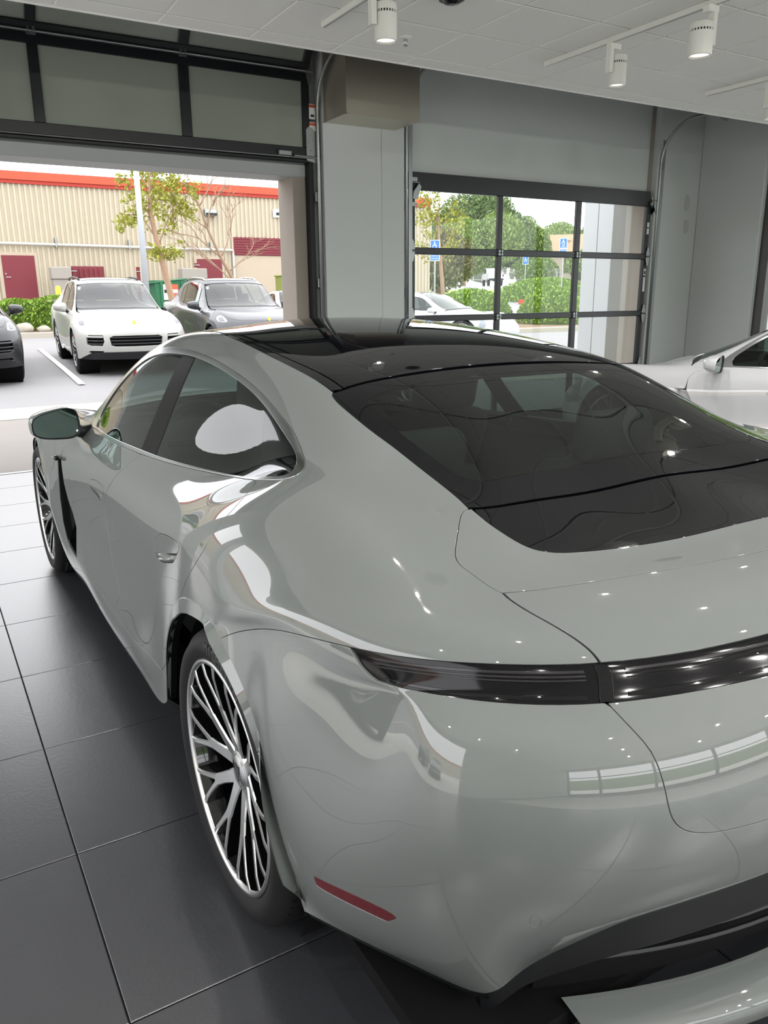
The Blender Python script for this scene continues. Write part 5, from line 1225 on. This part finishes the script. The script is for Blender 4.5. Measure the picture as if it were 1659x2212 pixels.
for p, q in (((-.40, 0, 2.45), (.35, .2, 3.9)), ((.20, .1, 3.2), (.30, .1, 4.9)), ((-.48, 0, 2.75), (-1.25, -.1, 4.0)), ((-.56, 0, 3.3), (-1.4, .2, 4.6)), ((-.56, 0, 3.5), (.3, -.3, 4.7)), ((-.33, 0, 2.0), (.30, 0, 2.35)), ((-.55, 0, 4.2), (-1.1, 0, 5.1)), ((-.52, 0, 4.7), (.2, .1, 5.3)), ((.30, .1, 3.9), (.85, .0, 3.6)), ((-.56, 0, 3.9), (-.1, .4, 5.4)), ((-.35, 0, 2.1), (-.62, -.1, 2.35)), ((.3, 0, 4.6), (.95, 0, 4.35)), ((-1.0, 0, 3.6), (-1.5, 0, 3.2))):
    pts = limb(bm, p, q, .03, .008, .18, rng); tips += pts[2:]
bm_obj('branch', bm, BARK, t1, True)
cl = [tips[rng.randrange(len(tips))]+Vector((rng.gauss(0, .14), rng.gauss(0, .14), rng.gauss(0, .12))) for _ in range(230)]+[Vector((rng.gauss(-.4, .45), rng.gauss(0, .4), rng.gauss(4.1, .5))) for _ in range(90)]
tag(foliage('foliage', lambda r: cl[r.randrange(len(cl))]+Vector((r.gauss(0, .09), r.gauss(0, .09), r.gauss(-.03, .08))), 2600, .075, LEAFY, t1, 5), kind='stuff')
t2 = empty('bare_tree', (11.25, 30, gz(30))); tag(t2, 'bare thin-branched leaning tree right of the leafy one', 'tree')
bm = bmesh.new(); rng = random.Random(4)
main = [(.35, 0, 0), (-.1, 0, 1.1), (-.65, 0, 2.1), (-1.1, 0, 3.1), (-1.35, 0, 3.9), (-1.7, 0, 4.6)]
tube(bm, main, [.085, .075, .06, .045, .03, .012], 8)
def twigs(p, d, L, r, dep):
    if dep == 0: return
    q = p+d*L; limb(bm, p, q, r, r*.6, L*.18, rng)
    for _ in range(3 if dep > 1 else 2):
        nd = (d+Vector((rng.uniform(-.8, .8), rng.uniform(-.7, .7), rng.uniform(-.35, .6)))).normalized()
        twigs(p+d*L*rng.uniform(.45, 1), nd, L*rng.uniform(.5, .78), r*.62, dep-1)
for p, d, L in (((-.1, 0, 1.1), (-.75, 0, .65), 1.5), ((-.65, 0, 2.1), (.45, .2, .9), 1.3), ((-.65, 0, 2.1), (-.8, -.2, .6), 1.3), ((-1.1, 0, 3.1), (.3, 0, .95), 1.2), ((-1.1, 0, 3.1), (-.8, .2, .5), 1.1), ((-1.35, 0, 3.9), (.5, 0, .8), 1.0), ((-.35, 0, 1.6), (.75, 0, .6), 1.0), ((-1.3, 0, 3.8), (-.5, 0, .8), 1.0)):
    twigs(Vector(p), Vector(d).normalized(), L, .028, 4)
bm_obj('branch', bm, TWIG, t2, True)

# ------------------------------------------------------------------ what shows through the closed door
structure(box('wall_outer_return', 8.252, 8.60, 7.80, 7.93, -.1, 4.5, STONED))
structure(box('trim_9', 8.248, 8.60, 7.38, 7.71, -.1, 4.5, STONE)); structure(box('trim_10', 8.250, 8.60, 7.71, 7.93, -.1, 4.5, STONED))
for y0, y1 in ((7.93, 8.195), (8.205, 8.47)): structure(box('trim_11', 8.248, 8.9, y0, y1, -.1, 4.5, ACM, bev=.003))
def at(px_dir, d): return (px_dir[0]*d, px_dir[1]*d)
# lawn and hedges
def mound(name, label, cx, cy, rx, ry, z0, h, m, n, size, seed, cat='hedge'):
    o = empty(name, (cx, cy, z0)); tag(o, label, cat)
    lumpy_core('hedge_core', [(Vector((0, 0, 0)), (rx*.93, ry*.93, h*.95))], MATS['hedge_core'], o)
    def f(r):
        a = r.uniform(0, 2*PI); t = r.random(); b = math.asin(t); w_ = r.uniform(.92, 1.05)
        return (rx*math.cos(b)*math.cos(a)*w_, ry*math.cos(b)*math.sin(a)*w_, h*math.sin(b)*w_)
    tag(foliage('foliage', f, n, size, m, o, seed), kind='stuff'); return o
def dirp(d, az): return (d*az[0], d*az[1])
lw = structure(ground_strip('lawn', 26, 60, 38.3, 58, GRASSM, .03))
structure(ground_strip('planting_bed', 14.5, 23.5, 20.2, 27, MULCH, .05))
tag(box('kerb', 14.3, 23.7, 20.0, 20.2, .2, gz(20.1)+.13, KERB, bev=.02), 'pale kerb of the mulch bed beyond the closed door', 'kerb')
mound('round_hedge', 'low yellow-green hedge left of the gap, beyond the white saloon', 18.4, 24.6, 1.75, 1.2, gz(24.6)+.1, 1.12, LEAFH, 3500, .065, 21)
mound('round_hedge', 'low yellow-green hedge right of the gap, beside the white cladding', 20.9, 22.9, 1.35, 1.1, gz(22.9)+.1, 1.25, LEAFH, 2600, .065, 22)
mound('round_hedge', 'big domed dark green hedge behind the two low ones', 31.6, 35.0, 3.6, 2.0, gz(35)-.1, 1.30, LEAFH, 4500, .08, 23)
tag(box('red_kerb', 27.6, 30.2, 32.6, 32.8, .9, gz(32.7)+.22, KERBR, bev=.02), 'short red-painted kerb below the big domed hedge', 'kerb')
# accessible-parking signs
def parking_sign(x, y, top, s, label, two=True):
    t = empty('parking_sign', (x, y, gz(y)), -.6); tag(t, label, 'sign'); hz = top-gz(y)
    bm = bmesh.new(); tube(bm, [(0, .03, 0), (0, .03, hz)], .03*s, 8); bm_obj('sign_post', bm, GALV, t)
    def plate(z1, z0):
        w = .155*s; p = box('sign_plate', -w, w, -.004, .004, z0, z1, SIGNW, t, bev=.0035); bm = bx(bmesh.new(), -w*.90, w*.90, -.0065, -.004, z0+.018*s, z1-.018*s); bm_obj('sign_face', bm, SIGNB, p); return p
    def wheelchair(p, cz, k):
        bm = bmesh.new()
        lathe(bm, [(.018*k, -.0085), (.001, -.0085)], 14, 'y', mtx=Matrix.Translation((-.012*k, 0, cz+.085*k)))
        bx(bm, -.022*k, -.004*k, -.009, -.007, cz+.0*k, cz+.065*k); bx(bm, -.022*k, .045*k, -.009, -.007, cz-.012*k, cz+.006*k); bx(bm, .03*k, .047*k, -.009, -.007, cz-.07*k, cz+.0*k); bx(bm, -.01*k, .035*k, -.009, -.007, cz+.028*k, cz+.042*k)
        for a in np.linspace(math.radians(100), math.radians(330), 12):
            mt = Matrix.Translation((-.008*k, -.008, cz-.03*k)) @ Matrix.Rotation(-a, 4, 'Y'); bx(bm, .045*k, .058*k, -.001, .001, -.012*k, .012*k, mtx=mt)
        bm_obj('wheelchair_symbol', bm, SIGNW, p)
    def words(p, rows):
        for s_, z, size in rows:
            me = text_mesh('sign_lettering', s_, size, None, extrude=.0005); me.transform(Matrix.Translation((0, -.0075, z)) @ Matrix.Rotation(PI/2, 4, 'X')); mesh_obj('sign_lettering', me, SIGNW, p)
    p = plate(hz, hz-.42*s); wheelchair(p, hz-.17*s, 1.15*s)
    if two:
        words(p, [('VAN', hz-.315*s, .065*s), ('ACCESSIBLE', hz-.37*s, .040*s)])
        q = plate(hz-.435*s, hz-.66*s); words(q, [('MINIMUM', hz-.505*s, .052*s), ('FINE $250', hz-.585*s, .055*s)])
parking_sign(15.75, 23.15, 3.30, 1.03, 'blue and white accessible-parking sign near the leftmost panes')
parking_sign(24.5, 26.3, 3.80, 1.0, 'blue and white accessible-parking sign right of the domed hedge')
parking_sign(33.2, 38.9, 3.76, 1.1, 'smallest blue accessible-parking sign, above the domed hedge', False)
# pickup truck
pk = empty('pickup_truck', (62.9, 79.8, gz(79.8)+.28), math.radians(62)); tag(pk, 'white pickup truck parked far off in front of the wire fence', 'car')
K = Matrix.Rotation(PI/2, 4, 'X')
bm = bmesh.new(); prism(bm, [(-2.6, .45), (2.55, .45), (2.6, .75), (2.5, 1.08), (1.35, 1.16), (.75, 1.78), (-.75, 1.80), (-.95, 1.18), (-2.6, 1.18)], -.9, .9, Matrix.Rotation(PI/2, 4, 'X')); bmesh.ops.bevel(bm, geom=list(bm.edges), offset=.05, segments=2, affect='EDGES'); bm_obj('body', bm, PAINTW, pk)
for s in (1, -1):
    y = s*.905
    for pts in ([(.62, 1.20), (1.18, 1.20), (.70, 1.70), (.62, 1.70)], [(-.05, 1.20), (.54, 1.20), (.54, 1.70), (-.05, 1.70)], [(-.75, 1.22), (-.13, 1.20), (-.13, 1.70), (-.68, 1.70)]):
        bm = bmesh.new(); prism(bm, pts, -y-.006, -y+.006, Matrix.Rotation(PI/2, 4, 'X')); bm_obj('window', bm, GLOSSK, pk)
    for x in (-1.65, 1.65):
        bm = bmesh.new(); lathe(bm, [(.2, 0), (.39, 0), (.39, -.26), (.2, -.26)], 20, 'y', mtx=Matrix.Translation((x, y+(0 if s > 0 else .26), .10))); bm_obj('wheel', bm, RUBBER, pk)
        bm = bmesh.new(); lathe(bm, [(.45, 0), (.36, .01), (.36, -.02)], 20, 'y', mtx=Matrix.Translation((x, y, .16))); bm_obj('arch_trim', bm, SATK, pk)
box('rear_bumper', -2.72, -2.58, -.88, .88, .35, .58, SATK, pk, bev=.02); box('front_bumper', 2.55, 2.70, -.88, .88, .32, .60, CHROME, pk, bev=.03); box('number_plate', -2.735, -2.715, -.16, .16, .50, .64, STICKW, pk); box('tail_light', -2.62, -2.59, -.9, -.74, .75, 1.08, REDLENS, pk)
bm = bx(bmesh.new(), -2.5, -1.0, -.78, .78, 1.10, 1.19); bm_obj('bed_liner', bm, SATK, pk)
# wire fence
fn = empty('wire_fence', (76, 96, 0)); tag(fn, 'tall wire fence with pale angled-top posts behind the pickup', 'fence')
mw = bpy.data.materials.new('wire_mesh'); mw.use_nodes = True; t_ = mw.node_tree; b_ = t_.nodes['Principled BSDF']; b_.inputs['Base Color'].default_value = lin(170, 172, 165); b_.inputs['Alpha'].default_value = .35
for k in range(22):
    a = k/21; x = -20+48*a; y = 12-24*a; zg = gz(96+y)-.3
    bm = bmesh.new(); tube(bm, [(x, y, zg), (x, y, zg+2.3), (x-.25, y-.15, zg+2.75)], .075, 6); bm_obj('fence_post', bm, FENCE, fn)
V = []
for a in (0, 1): V += [(-20+48*a, 12-24*a, 2.5), (-20+48*a, 12-24*a, 5.4)]
pyd('wire_mesh', V, [(0, 2, 3, 1)], mw, fn)
for h in (.1, 1.2, 2.3):
    bm = bmesh.new(); tube(bm, [(-20, 12, gz(108)-.3+h), (28, -12, gz(84)-.3+h)], .04, 6); bm_obj('fence_rail', bm, FENCE, fn)
# trees and hedges far off
def blob_tree(name, label, x, y, zbase, blobs, m, n, size, seed, trunk=True, cat='tree', group=None):
    o = empty(name, (x, y, zbase)); tag(o, label, cat, group)
    if trunk:
        bm = bmesh.new(); tube(bm, [(0, 0, -1), (0, 0, blobs[0][0][2])], [.35, .2], 8); bm_obj('trunk', bm, BARK, o)
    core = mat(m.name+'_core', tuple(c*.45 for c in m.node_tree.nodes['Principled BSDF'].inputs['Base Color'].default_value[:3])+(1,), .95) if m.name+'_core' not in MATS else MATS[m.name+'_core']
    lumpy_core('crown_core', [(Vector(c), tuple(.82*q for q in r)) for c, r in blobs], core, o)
    def f(r):
        c, rr = blobs[r.randrange(len(blobs))]; a = r.uniform(0, 2*PI); t = r.uniform(-1, 1); q = math.sqrt(1-t*t); w_ = r.uniform(.78, 1.06)
        return (c[0]+rr[0]*q*math.cos(a)*w_, c[1]+rr[1]*q*math.sin(a)*w_, c[2]+rr[2]*t*w_)
    tag(foliage('foliage', f, n, size, m, o, seed), kind='stuff'); return o
blob_tree('broadleaf_tree', 'tall grey-green tree at the far left of the closed door view', 76, 104, 3.5, [((0, 0, 8), (4.5, 4, 5)), ((-4, 1.5, 6), (3.6, 4, 4)), ((3.5, -2, 9.5), (3.6, 4, 4.2)), ((5.5, -4, 6.5), (3.2, 4, 4))], LEAFD, 16000, .25, 31)
blob_tree('broadleaf_tree', 'tall rounded green tree just right of the first mullion of the closed door', 86, 101, 3.5, [((0, 0, 5.6), (2.6, 2.6, 4.2)), ((1.6, -1.2, 4.2), (2.0, 2.2, 4.0)), ((-1.8, 1.2, 6.4), (2.2, 2.2, 4))], LEAFM, 12000, .23, 32)
blob_tree('broadleaf_tree', 'bright green smaller tree behind the pickup truck', 66, 90, 3, [((0, 0, 5.5), (3.8, 3, 3)), ((4.5, -2, 6.0), (3.5, 3, 3.2)), ((1, 0, 3.2), (3, 2, 2))], LEAFM, 10000, .22, 33)
blob_tree('broadleaf_tree', 'distant green tree above the tan roof', 118, 128, 5, [((0, 0, 7.6), (4.2, 4, 3.2)), ((5, -5, 7.4), (3.6, 4, 2.8)), ((10, -9, 7.2), (3.6, 4, 2.6))], LEAFM, 9000, .27, 34)
blob_tree('broadleaf_tree', 'leafy tree half hidden behind the white cladding', 78, 76, 3, [((0, 0, 6.5), (2.4, 2.4, 4))], LEAFM, 2500, .34, 35)
blob_tree('brown_shrub_tree', 'brownish dense shrub tree beside the ribbed warehouse corner', 30.6, 44.5, 1.5, [((0, 0, 1.7), (1.5, 1.5, 1.5)), ((1.6, .3, 2.2), (1.3, 1.3, 1.6)), ((.6, 0, 3.1), (1.2, 1.2, 1.1))], LEAFB, 4000, .13, 36)
o = empty('far_hedge', (88, 98, 3)); tag(o, 'tall green hedge bank behind the wire fence', 'hedge')
blobs = [((-16+6*k, 9-5.4*k, 2.2+.5*math.sin(k*2.3)), (4.2, 3, 2.6)) for k in range(9)]
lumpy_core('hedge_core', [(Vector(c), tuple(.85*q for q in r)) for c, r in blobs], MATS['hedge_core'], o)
def fh(r):
    c, rr = blobs[r.randrange(len(blobs))]; a = r.uniform(0, 2*PI); t = r.uniform(-.3, 1); q = math.sqrt(1-t*t); return (c[0]+rr[0]*q*math.cos(a), c[1]+rr[1]*q*math.sin(a), c[2]+rr[2]*t)
tag(foliage('foliage', fh, 14000, .23, LEAFM, o, 37), kind='stuff')
t3 = empty('young_tree', (18.6, 26.6, gz(26.6))); tag(t3, 'thin leaning sapling with sparse yellow-green leaves beyond the closed door', 'tree')
bm = bmesh.new(); tube(bm, [(0, 0, 0), (-.12, 0, 1.2), (-.25, 0, 2.4), (-.35, 0, 3.4), (-.3, 0, 4.6)], [.085, .08, .065, .045, .012], 8); bm_obj('trunk', bm, BARK, t3, True)
bm = bmesh.new(); rng = random.Random(8); tips = []
for p, q in (((-.25, 0, 2.4), (-1.2, 0, 3.9)), ((-.25, 0, 2.5), (.7, 0, 3.8)), ((-.32, 0, 3.1), (-1.1, 0, 4.5)), ((-.32, 0, 3.2), (.5, 0, 4.4)), ((-.2, 0, 2.1), (-1.0, .2, 2.7)), ((-.2, 0, 2.2), (.5, .1, 2.9)), ((-.35, 0, 3.5), (-.6, 0, 4.7))): tips += limb(bm, p, q, .022, .006, .15, rng)[2:]
bm_obj('branch', bm, BARK, t3, True)
tag(foliage('foliage', lambda r: tips[r.randrange(len(tips))]+Vector((r.gauss(0, .18), r.gauss(0, .18), r.gauss(-.03, .14))), 1100, .07, LEAFY, t3, 9), kind='stuff')
# house on the rise
hs = empty('house', (101, 108, 6.2), math.radians(-42)); tag(hs, 'tan-roofed beige house far off above the hedge bank', 'house')
box('wall', -7, 9, -3, 3, -3, 2.6, BEIGEP, hs)
bm = bmesh.new(); prism(bm, [(-8, 2.4), (-4.2, 5.2), (7.5, 5.2), (10, 2.4)], -4.2, 4.0, Matrix.Rotation(PI/2, 4, 'X')); bm_obj('roof', bm, ROOFT, hs)
for x in (-3.5, .5, 4.5): box('roof_vent', x-.35, x+.35, -4.4, -4.1, 4.2, 4.6, ROOFT, hs); box('window', x-.6, x+.6, -3.06, -2.98, .6, 1.9, GLOSSK, hs)
# trees off to the left for the mirror and the far right window
blob_tree('broadleaf_tree', 'green tree outside the right-hand window at the edge of the frame', 21, 12.2, .3, [((0, 0, 3.6), (2, 2, 2.2)), ((1, 1, 1.2), (2, 2, 1.2))], LEAFM, 3000, .15, 40)
